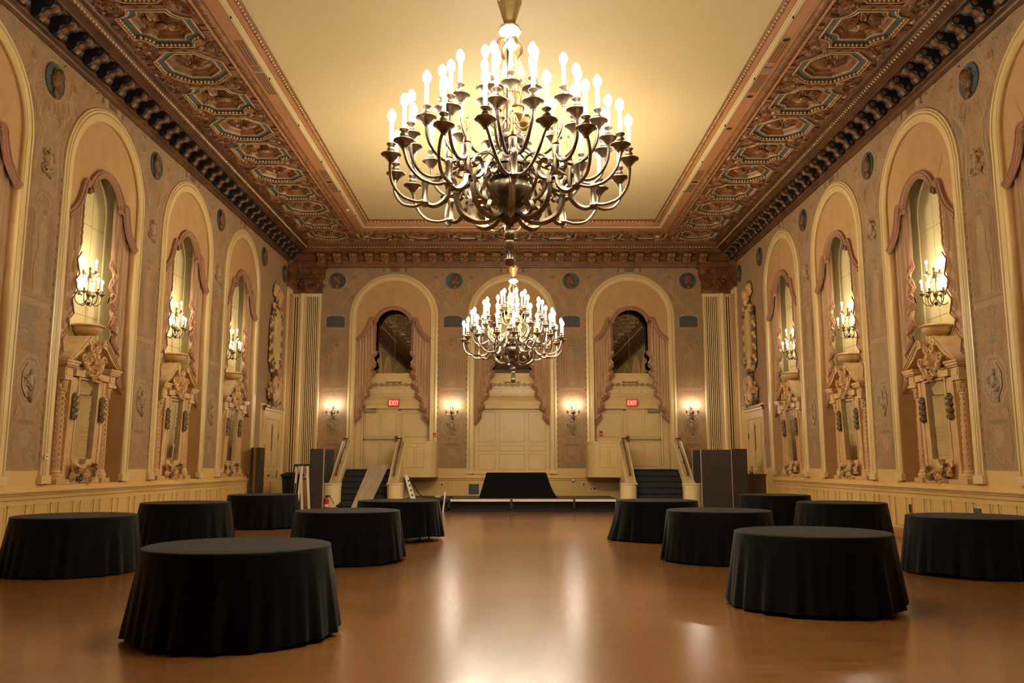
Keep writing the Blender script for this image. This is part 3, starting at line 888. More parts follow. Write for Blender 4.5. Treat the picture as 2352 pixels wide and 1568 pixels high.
# vents, speakers in the plain strip (flush fittings)
def grille(x, y, ln):
    mb = MB()
    mb.box(-0.095, 0.095, -ln / 2, ln / 2, -0.012, 0.0, 0)
    n = int(ln / 0.055)
    for k in range(n):
        for q in (-1, 0, 1):
            mb.box(q * 0.058 - 0.019, q * 0.058 + 0.019, -ln / 2 + 0.03 + k * 0.055, -ln / 2 + 0.06 + k * 0.055, -0.0135, -0.011, 1)
    return tag(obj('ceiling_vent', mb, None, (x, y, ZS - 0.015), 0, [m_strip, m_hole]), None, 'vent')
for s, sd in ((-1, 'left'), (1, 'right')):
    for y, w in ((15.28, 'nearer vent of the pair beside the octagonal coffer'), (16.62, 'farther vent of the pair beside the octagonal coffer')):
        g = grille(s * (XI + 0.19), y, 0.95 if s < 0 else 0.8)
        tag(g, f'perforated pink-brown ceiling vent, {w}, {sd} strip', 'vent', 'perforated ceiling vents')
    for y, w in ((22.2, 'nearer'), (23.3, 'farther')):
        tag(grille(s * (XI + 0.19), y, 0.75), f'perforated ceiling vent, {w} of the far pair in the {sd} strip', 'vent', 'perforated ceiling vents')
    for y, w in ((15.95, 'between the near vents'), (22.75, 'between the far vents')):
        mb = MB(); mb.box(-0.085, 0.085, -0.09, 0.09, -0.016, 0.0, 0); mb.box(-0.07, 0.07, -0.075, 0.075, -0.018, -0.01, 1)
        tag(obj('ceiling_speaker', mb, None, (s * (XI + 0.19), y, ZS - 0.015), 0, [m_strip, m_glassblk]), f'small square dark speaker {w} in the {sd} ceiling strip', 'speaker')
for y, w in ((14.75, 'ahead of the near vents'), (17.2, 'beyond the near vents'), (18.96, 'standing alone farther along')):
    mb = MB(); mb.lathe([(0, -0.012), (0.075, -0.012), (0.09, -0.004), (0.09, 0.0)], 20, mi=0); mb.lathe([(0, -0.014), (0.07, -0.013)], 20, mi=1)
    tag(obj('ceiling_downlight', mb, None, (XI + 0.19, y, ZS - 0.015), 0, [m_strip, m_hole]), f'round black unlit downlight in the right ceiling strip, {w}', 'downlight')
mb = MB(); mb.lathe([(0, -0.05), (0.05, -0.045), (0.06, 0)], 14); mb.box(-0.08, 0.08, -0.02, 0.02, -0.012, 0, 0)
tag(obj('smoke_detector', mb, None, (-XI - 0.19, 25.4, ZS - 0.015), 0, m_ceil), 'small pale smoke detector on the left ceiling strip near the far corner', 'smoke detector')
mb = MB()
for (x, y) in [(s * (XI + 0.03), yy) for s in (-1, 1) for yy in (13.9, 16.3, 18.7, 21.1, 23.5, 25.9)]:
    mb.lathe([(0, -0.045), (0.012, -0.045), (0.018, -0.03), (0.018, 0)], 8, (x, y, ZS - 0.035))
obj('sprinkler_heads', mb, ceil, mats=m_brassd)

# ---------------------------------------------------------------- coffered border
trim_n += 1
bord = tag(empty(f'trim_{trim_n}', (0, 0, 0)), 'dark bronze coffered ceiling border around the pale field', 'ceiling border', kind='structure')
PSY = 1.555
X_IN, X_OUT = XI + 0.575, 7.34
def outline(kind, a, ang):
    c, s = math.cos(ang), math.sin(ang)
    if kind == 'octagon':
        k = 0.585 * a * 2 * 0.5
        dirs = [(math.cos(i * PI / 4), math.sin(i * PI / 4)) for i in range(8)]
        return min(a / max(1e-6, c * p + s * q) for p, q in dirs if c * p + s * q > 1e-6)
    # square with scooped corners
    t = min(a / max(abs(c), 1e-6), a / max(abs(s), 1e-6))
    x, y = abs(c), abs(s); r = 0.46 * a
    # circle centred on the corner
    b = x * a + y * a; cc = 2 * a * a - r * r
    disc_ = b * b - cc
    if disc_ > 0:
        t2 = b - math.sqrt(disc_)
        if t2 < t: t = t2
    return t
def coffer_parts(kind, w, h):
    """one ceiling cell of w by h around the origin, z measured from the soffit (up is +)"""
    N = 64; A = 0.66
    ang = [2 * PI * (i + 0.5) / N for i in range(N)]
    if kind == 'octagon': ang = sorted(ang + [PI / 8 + i * PI / 4 for i in range(8)])
    else: ang = sorted(ang + [PI / 4 * (2 * i + 1) for i in range(4)] + [q + sgn * math.atan2(A * 0.54, A) for q in (0, PI / 2, PI, 3 * PI / 2) for sgn in (-1, 1)])
    ang = [a % (2 * PI) for a in ang]; ang = sorted(set(round(a, 5) for a in ang + [math.atan2(sy * h, sx * w) % (2 * PI) for sx in (-1, 1) for sy in (-1, 1)]))
    n = len(ang)
    def loop(sc, z): return [(outline(kind, A, a) * sc * math.cos(a), outline(kind, A, a) * sc * math.sin(a), z) for a in ang]
    def rect(z):
        o = []
        for a in ang:
            c, s = math.cos(a), math.sin(a)
            t = min(w / 2 / max(abs(c), 1e-6), h / 2 / max(abs(s), 1e-6))
            o.append((c * t, s * t, z))
        return o
    def bridge(mb, L1, L2, mi=0, sm=False):
        mb.add(L1 + L2, [(i, (i + 1) % n, n + (i + 1) % n, n + i) for i in range(n)], mi, sm)
    def cap(mb, L1, mi=0): mb.add(L1, [list(range(n))], mi)
    out = {}
    sof = MB()
    bridge(sof, rect(0), loop(1.06, 0)); bridge(sof, loop(1.06, 0), loop(1.05, -0.02)); bridge(sof, loop(1.05, -0.02), loop(1.0, -0.02)); bridge(sof, loop(1.0, -0.02), loop(1.0, 0.05))
    r = random.Random(5 if kind == 'octagon' else 6)
    # foliage carved between the coffers (drawn in xz, then laid flat facing down)
    fo = MB()
    for qx in (-1, 1):
        for qy in (-1, 1):
            for k in range(7):
                fx, fy = qx * r.uniform(0.40, 0.49) * w, qy * r.uniform(0.20, 0.49) * h
                fo.leaf((fx, fy), r.uniform(0, 2 * PI), r.uniform(0.18, 0.30), r.uniform(0.04, 0.07), 0.0, 0.045, 0, r.uniform(-2.5, 2.5))
            for k in range(5):
                fx, fy = qx * r.uniform(0.2, 0.49) * w, qy * r.uniform(0.44, 0.49) * h
                fo.leaf((fx, fy), r.uniform(0, 2 * PI), r.uniform(0.15, 0.25), 0.045, 0.0, 0.04, 0, r.uniform(-2.5, 2.5))
            fo.volute((qx * 0.42 * w, qy * 0.41 * h), 0.13, r.uniform(0, 6), 1.6, 0.028, -0.01, qx * qy)
            fo.volute((qx * 0.33 * w, qy * 0.46 * h), 0.08, r.uniform(0, 6), 1.4, 0.02, -0.01, -qx * qy)
    for s in (-1, 1):
        for k in range(3):
            fo.box(-0.36 + k * 0.26, -0.16 + k * 0.26, -0.03, 0, s * h * 0.485 - 0.025, s * h * 0.485 + 0.025)
        for k in range(2):
            fo.box(s * w * 0.455 - 0.07, s * w * 0.455 + 0.07, -0.04, 0, -0.14 + k * 0.16, -0.02 + k * 0.16)
    # xz drawing -> xy, y (toward viewer = -y) -> z: -y becomes -z
    sof.join(fo, Matrix(((1, 0, 0, 0), (0, 0, 1, 0), (0, 1, 0, 0), (0, 0, 0, 1))))
    out['soffit'] = (sof, m_bronze)
    eg = MB()
    for s in range(0, n):
        pass
    per = []
    M_ = 52
    for i in range(M_):
        a = 2 * PI * i / M_
        t = outline(kind, A, a) * 0.985
        eg.ball((t * math.cos(a), t * math.sin(a), 0.018), (0.034, 0.034, 0.036), 6, 4)
    out['egg_row'] = (eg, m_gold)
    bl = MB(); bridge(bl, loop(1.0, 0.05), loop(0.76, 0.05))
    out['blue_band'] = (bl, m_blueband)
    go = MB()
    bridge(go, loop(1.055, -0.022), loop(1.035, -0.03)); bridge(go, loop(1.035, -0.03), loop(1.015, -0.022))
    bridge(go, loop(0.76, 0.05), loop(0.755, 0.03)); bridge(go, loop(0.755, 0.03), loop(0.73, 0.03)); bridge(go, loop(0.73, 0.03), loop(0.72, 0.05))
    out['gilt_fillet'] = (go, m_gold)
    fi = MB(); bridge(fi, loop(0.72, 0.05), loop(0.68, 0.10)); bridge(fi, loop(0.68, 0.10), loop(0.66, 0.095)); bridge(fi, loop(0.66, 0.095), loop(0.60, 0.095)); bridge(fi, loop(0.60, 0.095), loop(0.55, 0.15))
    cap(fi, loop(0.55, 0.15))
    out['coffer_well'] = (fi, m_bronze2)
    ro = MB(); fl_ = MB()
    if kind == 'octagon':
        for (rr, ln, wd, nn, lf) in ((0.05, 0.30, 0.075, 12, 0.07), (0.03, 0.20, 0.06, 8, 0.12)):
            for i in range(nn):
                a = 2 * PI * i / nn + rr
                fl_.leaf((rr * math.cos(a), rr * math.sin(a)), a, ln, wd, 0.0, lf, 0, 0.1)
        fl_.ball((0, -0.10, 0), (0.07, 0.06, 0.07), 10, 6)
    else:
        for i in range(16):
            a = 2 * PI * i / 16
            fl_.leaf((0.06 * math.cos(a), 0.05 * math.sin(a)), a, 0.26 if i % 2 else 0.34, 0.06, 0.0, 0.09, 0, 0.8 if i % 3 else -0.9)
        for s in (-1, 1):
            for q in (-1, 1): fl_.volute((s * 0.22, q * 0.12), 0.09, 0, 1.5, 0.022, -0.05, s * q)
        fl_.ball((0, -0.10, 0), (0.11, 0.06, 0.09), 10, 6)
    ro.join(fl_, Matrix(((1, 0, 0, 0), (0, 0, 1, 0), (0, 1, 0, 0.145), (0, 0, 0, 1))))
    out['rosette'] = (ro, m_bronze2)
    return out
def build_cell(kind, w, h, cache={}):
    key = (kind, round(w, 3), round(h, 3))
    if key not in cache:
        cache[key] = {k: mb.mesh(k, m) for k, (mb, m) in coffer_parts(kind, w, h).items()}
    return cache[key]
def cell(kind, x, y, w, h, full=True, rz=0.0):
    ms = build_cell(kind, w, h)
    p = obj('ceiling_coffer', ms['soffit'], bord, (x, y, ZS), rz)
    for k in ('blue_band', 'gilt_fillet', 'coffer_well', 'rosette') + (('egg_row',) if full else ()):
        obj(k, ms[k], p)
wS = X_OUT - X_IN; xc = (X_OUT + X_IN) / 2
ys = [15.92 + PSY * k for k in range(-11, 8)]
for s in (-1, 1):
    for k, y in enumerate(ys):
        cell('octagon' if (k - 11) % 2 == 0 else 'scooped', s * xc, y, wS, PSY, y > 10)
yend = ys[-1] + PSY / 2          # 27.58
YO0, YO1 = YI1 + 0.575, 29.12
hB = YO1 - YO0; yc = (YO0 + YO1) / 2
nb = 7; wB = 2 * X_IN / nb
for k in range(nb):
    cell('octagon' if k % 2 == 1 else 'scooped', -X_IN + wB * (k + 0.5), yc, wB, hB)
for s in (-1, 1):
    cell('octagon', s * xc, (yend + YO1) / 2 , wS, YO1 - yend)
mb = MB(); y0_ = ys[0] - PSY / 2
mb.poly([(-7.4, YF, ZS), (7.4, YF, ZS), (7.4, y0_, ZS), (-7.4, y0_, ZS)])
obj('plain_soffit', mb, bord, mats=m_bronze)

# ---------------------------------------------------------------- cornices with scroll brackets
# profile: (distance from wall, z)
CP = [(0.0, 8.60), (0.03, 8.60), (0.035, 8.63), (0.06, 8.65), (0.075, 8.68), (0.08, 8.72), (0.11, 8.735), (0.12, 8.76), (0.12, 8.80), (0.10, 8.82), (0.10, 9.02), (0.13, 9.04), (0.48, 9.06), (0.49, 9.07), (0.49, 9.13), (0.52, 9.145), (0.60, 9.15), (0.62, 9.16), (0.62, 9.20), (0.66, 9.24), (0.66, 9.27), (0.67, 9.33), (0.70, 9.38), (0.75, ZS)]
def bracket_mb():
    """scroll bracket: hangs from z 9.06 to 8.78, sticks out 0.46 from the wall (toward -y), 0.22 wide"""
    side = spline([(-0.10, 9.05), (-0.40, 9.05), (-0.475, 9.02), (-0.485, 8.95), (-0.43, 8.89), (-0.35, 8.89), (-0.29, 8.86), (-0.28, 8.79), (-0.22, 8.73), (-0.13, 8.745), (-0.10, 8.83)], 4)
    mb = MB()
    mb.prism_x(side, -0.14, 0.14, 0)
    fr = MB()
    for s in (-1, 1):
        fr.lathe([(0.0, -0.0), (0.05, 0), (0.055, 0.012), (0.0, 0.018)], 12, (s * 0.14, -0.415, 8.965), axis='x')
        fr.lathe([(0.0, -0.0), (0.04, 0), (0.045, 0.012), (0.0, 0.018)], 12, (s * 0.14, -0.195, 8.80), axis='x')
    lf = [(-0.485, 8.98), (-0.47, 8.915), (-0.42, 8.885), (-0.35, 8.885), (-0.29, 8.85), (-0.28, 8.785), (-0.22, 8.725)]
    for a, b in zip(lf, lf[1:]):
        fr.hexa([(-0.06, a[0], a[1]), (0.06, a[0], a[1]), (0.06, b[0], b[1]), (-0.06, b[0], b[1])], [(-0.035, a[0] - 0.012, a[1] - 0.015), (0.035, a[0] - 0.012, a[1] - 0.015), (0.035, b[0] - 0.012, b[1] - 0.015), (-0.035, b[0] - 0.012, b[1] - 0.015)])
    return mb, fr
bmb, bfr = bracket_mb()
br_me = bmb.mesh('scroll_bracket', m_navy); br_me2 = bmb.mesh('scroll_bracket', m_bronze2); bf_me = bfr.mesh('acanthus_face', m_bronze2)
rope = MB()
_st = 0.105
def rope_mb(L_):
    mb = MB()
    n = int(L_ / _st)
    for k in range(n):
        c = (k + 0.5) * _st
        rot = Matrix.Rotation(R_(35), 3, 'Y')
        mb.ball((c, 0, 0), (0.044, 0.03, 0.027), 6, 4, 0, rot)
    return mb
def cornice(nm, loc, rz, u0, u1, sp, off, rope_from, brk, mir=False):
    global trim_n
    trim_n += 1
    t = tag(empty(f'trim_{trim_n}', loc, rz), f'dark brown cornice with scroll brackets above the {nm} wall', 'cornice', kind='structure')
    mb = MB(); mb.run([(-a - off, z) for a, z in CP], 'x', u0, u1)
    if off: mb.poly([(u0, -off, 8.6), (u1, -off, 8.6), (u1, 0, 8.6), (u0, 0, 8.6)])
    end = nm == 'end'  # end run: lighter moulding and brackets, far chandelier's light painted into their colour
    obj('cornice_moulding', mb, t, mats=m_dkwood_lit if end else m_dkwood)
    rp = rope_mb(u1 - rope_from)
    obj('rope_moulding', rp, t, (rope_from, -0.635 - off, 9.18), 0, m_gold)
    if mir: pass
    n = 0
    u = brk[0]
    while u < brk[1] and n < 90:
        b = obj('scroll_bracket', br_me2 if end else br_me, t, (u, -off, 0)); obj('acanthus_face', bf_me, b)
        u += sp; n += 1
    gm = MB(); u = brk[0] + sp / 2
    while u < brk[1] - sp / 2:
        gm.box(u - 0.12, u + 0.12, -0.125 - off, -0.10 - off, 8.86, 8.98); gm.ball((u, -0.13 - off, 8.92), (0.06, 0.03, 0.045), 8, 5)
        gm.box(u - 0.10, u + 0.10, -0.42 - off, -0.22 - off, 9.045, 9.06); gm.ball((u, -0.32 - off, 9.045), (0.05, 0.05, 0.025), 8, 5)
        u += sp
    obj('bracket_panels', gm, t, mats=m_bronze2)
    return t
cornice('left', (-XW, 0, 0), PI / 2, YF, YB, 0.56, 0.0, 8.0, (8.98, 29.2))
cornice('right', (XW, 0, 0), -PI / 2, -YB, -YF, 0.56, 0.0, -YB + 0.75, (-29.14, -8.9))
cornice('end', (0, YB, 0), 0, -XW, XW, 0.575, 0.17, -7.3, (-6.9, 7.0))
mb = MB(); mb.box(-XW, XW, YF - 0.02, YF + 0.6, 8.62, 9.4)
trim_n += 1
tag(obj(f'trim_{trim_n}', mb, mats=m_dkwood), 'brown cornice on the wall behind the viewer', 'cornice', kind='structure')
# ================================================================ CURTAINS AND VALANCES
def curt_edge(z):
    P_ = [(6.9, 0.66), (5.6, 0.67), (4.8, 0.72), (4.3, 0.80), (3.8, 0.99), (3.4, 1.13), (3.05, 1.26), (2.9, 1.30)]
    for (a, ua), (b, ub) in zip(P_, P_[1:]):
        if z >= b: return ua + (ub - ua) * min(1, max(0, (a - z) / (a - b)))
    return 1.30
def curtain_parts(seed):
    """panel on the +u side of a bay"""
    r = random.Random(seed); mb = MB(); nr, nc = 40, 44
    ph = r.uniform(0, 6); v = []
    for i in range(nr + 1):
        z0 = 7.0 - (7.0 - 2.92) * i / nr
        for k in range(nc + 1):
            s = k / nc
            ui = curt_edge(z0)
            u = ui + (1.345 - ui) * s
            z = min(z0, val_z(u) + 0.30)
            a = 0.028 + 0.012 * math.sin(3 * s + ph)
            y = 0.108 + a * math.sin(2 * PI * (6.5 * (u - 0.66) / 0.68) + ph + 0.25 * math.sin(z * 1.7)) + 0.012 * math.sin(19 * s + ph)
            if z0 < 3.2: z = z0 + 0.25 * (s - 0.3) * 0
            v.append((u, y, z))
    f = [(i * (nc + 1) + k, i * (nc + 1) + k + 1, (i + 1) * (nc + 1) + k + 1, (i + 1) * (nc + 1) + k) for i in range(nr) for k in range(nc)]
    mb.add(v, f, 0, True)
    fr = MB()
    # fringed straight edge, then the zigzag cascade
    pts = [(0.655, 0.10, 6.68 - 0.06 * k + 0.0) for k in range(20)]
    fr.tube([(p[0] + 0.012 * math.sin(k * 2.4), p[1] - 0.02, p[2]) for k, p in enumerate(pts)], 0.022, 6)
    z = 5.55; k = 0; prev = None
    while z > 2.95:
        u = curt_edge(z) + (0.11 if k % 2 else -0.085)
        y = 0.062 if k % 2 else 0.095
        p = (min(u, 1.33), y, z)
        if prev:
            a, b = prev, p
            h = 0.13
            q = [(a[0], a[1], a[2]), (b[0], b[1], b[2]), (b[0], b[1] + 0.03, b[2] - h), (a[0], a[1] + 0.03, a[2] - h)]
            fr.add(q + [(x_, y_ + 0.02, z_) for x_, y_, z_ in q], [(0, 1, 2, 3), (7, 6, 5, 4), (0, 1, 5, 4), (1, 2, 6, 5), (2, 3, 7, 6), (3, 0, 4, 7)], 0)
            fr.tube([(a[0], a[1] - 0.008, a[2] - h), (b[0], b[1] - 0.008, b[2] - h)], 0.015, 5)
            mb.add([a, b, (min(b[0] + 0.22, 1.34), 0.125, b[2] - 0.05), (min(a[0] + 0.22, 1.34), 0.125, a[2] - 0.05)], [(0, 1, 2, 3)], 0)
        prev = p; z -= 0.19 + 0.05 * math.sin(k * 1.7); k += 1
    return mb, fr
cur_p, cur_f = curtain_parts(4)
cur_l = MB().join(cur_p).xf(MIRX).mesh('curtain_panel', m_curt); cur_lf = MB().join(cur_f).xf(MIRX).mesh('fringe', m_fringe)
cur_r = cur_p.mesh('curtain_panel', m_curt); cur_rf = cur_f.mesh('fringe', m_fringe)
m_val = M('rose_valance', '#a67c60', '#966c54', 12.0, rough=0.9, bump=0.15, bscale=60)
va = MB(); fr = MB()
vp = pts_normals(VAL)
va.sweep(vp, [(-0.01, 0.09), (-0.015, 0.02), (0.0, 0.0), (0.03, -0.008), (0.08, -0.005), (0.10, 0.005), (0.105, 0.03), (0.10, 0.06)], 0, True)
fr.sweep(vp, [(-0.005, 0.01), (-0.03, 0.0), (-0.055, 0.012), (-0.05, 0.03), (-0.005, 0.03)], 0, True)
fr.sweep(vp, [(0.035, -0.016), (0.045, -0.026), (0.055, -0.016)], 0, True)
va.xf(Matrix.Translation((0, -0.055, 0))); fr.xf(Matrix.Translation((0, -0.055, 0)))
va_me = va.mesh('valance_band', m_val); vf_me = fr.mesh('fringe', m_fringe)
ORD = {3: 'nearest whole', 4: 'middle', 5: 'farthest', 2: 'cut-off'}
def bay_words(nm, i):
    if nm == 'back': return f"{('left', 'middle', 'right')[i]} end-wall arch"
    return f"{ORD.get(i, 'hidden')} {nm}-wall arch"
for nm, i, t in BAYS:
    if nm != 'back' and i < 2: continue
    loc, rz = tuple(t.location), t.rotation_euler.z
    w = bay_words(nm, i)
    v = tag(empty('valance', loc, rz), f'rose shaped valance with fringed edge, {w}', 'valance', 'rose valances in the arches')
    obj('valance_band', va_me, v); obj('fringe', vf_me, v)
    for s in (-1, 1):
        # which local side is nearer the viewer
        if nm == 'back': wd = 'left' if s < 0 else 'right'
        else:
            near = (s < 0) if nm == 'left' else (s > 0)
            wd = 'nearer' if near else 'farther'
            if i == 2 and near: continue
        c = tag(empty('curtain', loc, rz), f'rose pleated curtain with zigzag fringed edge, {wd} side of {w}', 'curtain', 'rose curtains in the arches')
        obj('curtain_panel', cur_l if s < 0 else cur_r, c); obj('fringe', cur_lf if s < 0 else cur_rf, c)

# ---------------------------------------------------------------- arched mirrors of the end wall
for i, c in enumerate(BACK_C):
    t = empty('arched_mirror', (c, YB, 0))
    tag(t, f"arched wall mirror between the curtains of {bay_words('back', i)}", 'mirror', 'arched mirrors on the end wall')
    n = 20
    pane = MB()
    hw = 1.06
    out = [(-hw, 4.76), (hw, 4.76)] + [(hw * math.cos(PI * k / n), 6.30 + 0.95 * math.sin(PI * k / n)) for k in range(n + 1)]
    pane.prism(out, 0.40, 0.42, 0)
    obj('mirror_glass', pane, t, mats=m_mirror2)
    fr = MB()
    fr.sweep([(-hw, 4.76, -1, 0)] + [(hw * math.cos(PI - PI * k / n), 6.30 + 0.95 * math.sin(PI - PI * k / n), math.cos(PI - PI * k / n), math.sin(PI - PI * k / n)) for k in range(n + 1)] + [(hw, 4.76, 1, 0)], [(-0.02, 0.401), (-0.02, 0.385), (0.03, 0.38), (0.05, 0.43)])
    fr.box(-0.006, 0.006, 0.39, 0.405, 4.76, 7.2) if i != 1 else None
    obj('mirror_frame', fr, t, mats=m_glassg)

# ================================================================ PIER GLASSES ON THE SIDE WALLS
def column_parts():
    sh, cp, bs = MB(), MB(), MB()
    n = 12
    sh.lathe([(0.098, 1.36), (0.102, 1.6), (0.100, 2.2), (0.088, 2.72)], 24, wave=(12, 0.035))
    for k in range(6):
        a = 2 * PI * k / 6 + 0.26
        for q in range(13):
            z = 1.45 + q * 0.1
            sh.ball((0.1 * math.cos(a), 0.1 * math.sin(a), z), (0.017, 0.017, 0.028), 5, 4)
    bs.lathe([(0.0, 1.20), (0.14, 1.20), (0.14, 1.25), (0.15, 1.27), (0.14, 1.30), (0.115, 1.31), (0.125, 1.33), (0.115, 1.36), (0.098, 1.37)], 20)
    bs.box(-0.16, 0.16, -0.16, 0.18, 1.04, 1.21)
    cp.lathe([(0.088, 2.72), (0.105, 2.73), (0.10, 2.745), (0.092, 2.76), (0.10, 2.85), (0.135, 2.95), (0.14, 2.98), (0.0, 2.98)], 20)
    for row, (z, rr, ln) in enumerate(((2.76, 0.095, 0.10), (2.83, 0.10, 0.12))):
        for k in range(8):
            a = 2 * PI * (k + row * 0.5) / 8
            lf = MB(); lf.leaf((0, 0), PI / 2, ln, 0.035, 0.0, 0.03, 0, 0.01)
            cp.join(lf, Matrix.Translation((rr * math.cos(a), rr * math.sin(a), z)) @ Matrix.Rotation(a + PI / 2, 4, 'Z'))
    for k in range(4):
        a = PI / 4 + k * PI / 2
        cp.ball((0.14 * math.cos(a), 0.14 * math.sin(a), 2.945), 0.028, 8, 6)
    return sh, cp, bs
csh, ccp, cbs = column_parts()
csh_me, ccp_me, cbs_me = csh.mesh('shaft', m_stonepat), ccp.mesh('capital', m_stone), cbs.mesh('column_base', m_stone)
def make_pier_glass():
    root = empty('pier_glass')
    CU, CY = 0.82, 0.18
    for s in (-1, 1):
        c = obj('column', csh_me, root, (s * CU, CY, 0))
        obj('capital', ccp_me, c); obj('column_base', cbs_me, c)
        eb = MB()
        a, b = s * CU - 0.16, s * CU + 0.16
        y0, y1 = CY - 0.17, 0.40
        eb.box(a, b, y0, y1, 2.98, 3.04); eb.box(a + 0.02, b - 0.02, y0 + 0.02, y1, 3.04, 3.22)
        eb.box(a + 0.045, b - 0.045, y0 + 0.008, y0 + 0.03, 3.06, 3.20); eb.box(a + 0.06, b - 0.06, y0 + 0.003, y0 + 0.02, 3.08, 3.18)
        eb.box(a - 0.02, b + 0.02, y0 - 0.02, y1, 3.22, 3.25); eb.box(a - 0.05, b + 0.05, y0 - 0.05, y1, 3.25, 3.30); eb.box(a - 0.07, b + 0.07, y0 - 0.07, y1, 3.30, 3.34)
        obj('entablature_block', eb, root, mats=m_stone)
        # raking half of the broken pediment
        pd = MB()
        top = spline([(1.0, 3.34), (0.94, 3.40), (0.80, 3.50), (0.62, 3.62), (0.46, 3.76), (0.34, 3.84), (0.24, 3.83), (0.19, 3.76)], 5)
        bot = spline([(0.23, 3.71), (0.30, 3.70), (0.40, 3.66), (0.56, 3.52), (0.74, 3.42), (0.86, 3.36), (0.90, 3.34)], 5)
        ring_ = [(s * x, z) for x, z in top + bot]
        pd.prism(ring_, CY - 0.22, 0.39, 0, False)
        top2 = [(x * 1.0, z + 0.022) for x, z in top]
        pd.prism([(s * x, z) for x, z in top2 + list(reversed(top))], CY - 0.245, 0.39, 0)
        pd.prism([(s * x, z) for x, z in [(x, z - 0.045) for x, z in top[4:]] + list(reversed([(x, z - 0.065) for x, z in top[4:]]))], CY - 0.24, CY - 0.2, 0)
        pd.lathe([(0, -0.25), (0.03, -0.245), (0.075, -0.24), (0.085, -0.22), (0.085, 0.20), (0, 0.20)], 18, (s * 0.265, CY, 3.765), axis='y')
        pd.lathe([(0, -0.275), (0.02, -0.27), (0.035, -0.245)], 12, (s * 0.265, CY, 3.765), axis='y')
        obj('pediment_scroll', pd, root, mats=m_stone)
        # pilaster strips framing the glass and the little drop of fruit
        dr = MB()
        for k in range(4):
            dr.ball((s * 0.52, 0.045, 2.72 - 0.115 * k), (0.055, 0.05, 0.06), 8, 6)
            for q in range(3): dr.leaf((s * 0.52, 2.72 - 0.115 * k), -PI / 2 + (q - 1) * 0.9, 0.12, 0.04, 0.05, 0.05, 0, 0.4)
        obj('fruit_drop', dr, root, mats=m_darkorn)
    # mirror and its frame, leaning slightly forward
    gl = MB()
    tilt = lambda z: 0.165 - 0.055 * (z - 1.45) / 1.6
    hw, hb = 0.36, 0.15
    o = [(-hw, 1.57), (-hb, 1.57)] + [(hb * math.cos(PI + PI * k / 10), 1.57 + 0.125 * math.sin(PI + PI * k / 10)) for k in range(1, 10)] + [(hb, 1.57), (hw, 1.57), (hw, 3.06), (-hw, 3.06)]
    n = len(o)
    gl.add([(x, tilt(z), z) for x, z in o] + [(x, tilt(z) + 0.02, z) for x, z in o], [list(range(n)), list(range(2 * n - 1, n - 1, -1))] + [(i, (i + 1) % n, n + (i + 1) % n, n + i) for i in range(n)])
    obj('mirror_glass', gl, root, mats=m_mirror)
    fm = MB()
    fm.box(-0.64, 0.64, 0.20, 0.40, 1.04, 3.3)
    for s in (-1, 1):
        a, b = sorted((s * 0.375, s * 0.60))
        fm.hexa([(a, 0.13, 1.2), (b, 0.13, 1.2), (b, 0.3, 1.2), (a, 0.3, 1.2)], [(a, 0.07, 3.06), (b, 0.07, 3.06), (b, 0.3, 3.06), (a, 0.3, 3.06)])
        a, b = sorted((s * 0.352, s * 0.40))
        fm.hexa([(a, 0.105, 1.55), (b, 0.105, 1.55), (b, 0.3, 1.55), (a, 0.3, 1.55)], [(a, 0.05, 3.06), (b, 0.05, 3.06), (b, 0.3, 3.06), (a, 0.3, 3.06)])
        a, b = sorted((s * 0.56, s * 0.66))
        fm.hexa([(a, 0.11, 1.2), (b, 0.11, 1.2), (b, 0.3, 1.2), (a, 0.3, 1.2)], [(a, 0.06, 3.06), (b, 0.06, 3.06), (b, 0.3, 3.06), (a, 0.3, 3.06)])
        # shoulders beside the rounded foot of the glass
        sh = [(s * 0.365, 1.57), (s * hb, 1.57)] + [(s * hb * math.cos(PI * k / 16), 1.57 - 0.125 * math.sin(PI * k / 16)) for k in range(1, 9)] + [(0.0, 1.2), (s * 0.365, 1.2)]
        fm.prism(sh, 0.10, 0.3)
        fm.lathe([(0, -0.05), (0.07, -0.045), (0.07, 0.1), (0, 0.1)], 14, (s * 0.30, 0.05, 3.16), axis='y')
        fm.box(min(s * 0.30, s * 0.62), max(s * 0.30, s * 0.62), 0.0, 0.3, 3.08, 3.20)
    fm.box(-0.44, 0.44, 0.035, 0.3, 3.04, 3.075); fm.box(-0.30, 0.30, 0.08, 0.3, 3.1, 3.2)
    fm.box(-0.62, 0.62, 0.06, 0.4, 1.04, 1.2)
    obj('mirror_frame', fm, root, mats=m_stone)
    cr = MB(); r = random.Random(12)
    sh_ = MB()
    for k in range(9):
        a = PI * (0.1 + 0.8 * k / 8)
        cr.leaf((0.03 * math.cos(a), 3.36), a, 0.20 if k % 2 else 0.25, 0.05, 0.02, 0.08, 0, 0.15 * (1 if k < 4 else -1))
    cr.ball((0, 0.02, 3.46), (0.12, 0.08, 0.13), 12, 8)
    cr.ball((0.02, -0.05, 3.50), (0.06, 0.05, 0.07), 10, 6)
    for s in (-1, 1):
        cr.volute((s * 0.10, 3.66), 0.09, PI / 2, 1.6, 0.035, 0.0, -s)
        cr.volute((s * 0.36, 3.44), 0.10, 0, 1.5, 0.03, 0.0, s)
        cr.volute((s * 0.16, 3.19), 0.08, PI / 2, 1.4, 0.03, -0.02, s)
        for k in range(6):
            cr.leaf((s * r.uniform(0.12, 0.30), r.uniform(3.18, 3.5)), r.uniform(0, 6.3), r.uniform(0.13, 0.2), 0.045, 0.0, 0.07, 0, r.uniform(-1.5, 1.5))
        cr.ball((s * 0.29, 0.0, 3.32), (0.06, 0.06, 0.09), 8, 6); cr.ball((s * 0.22, -0.01, 3.24), (0.05, 0.05, 0.05), 8, 6)
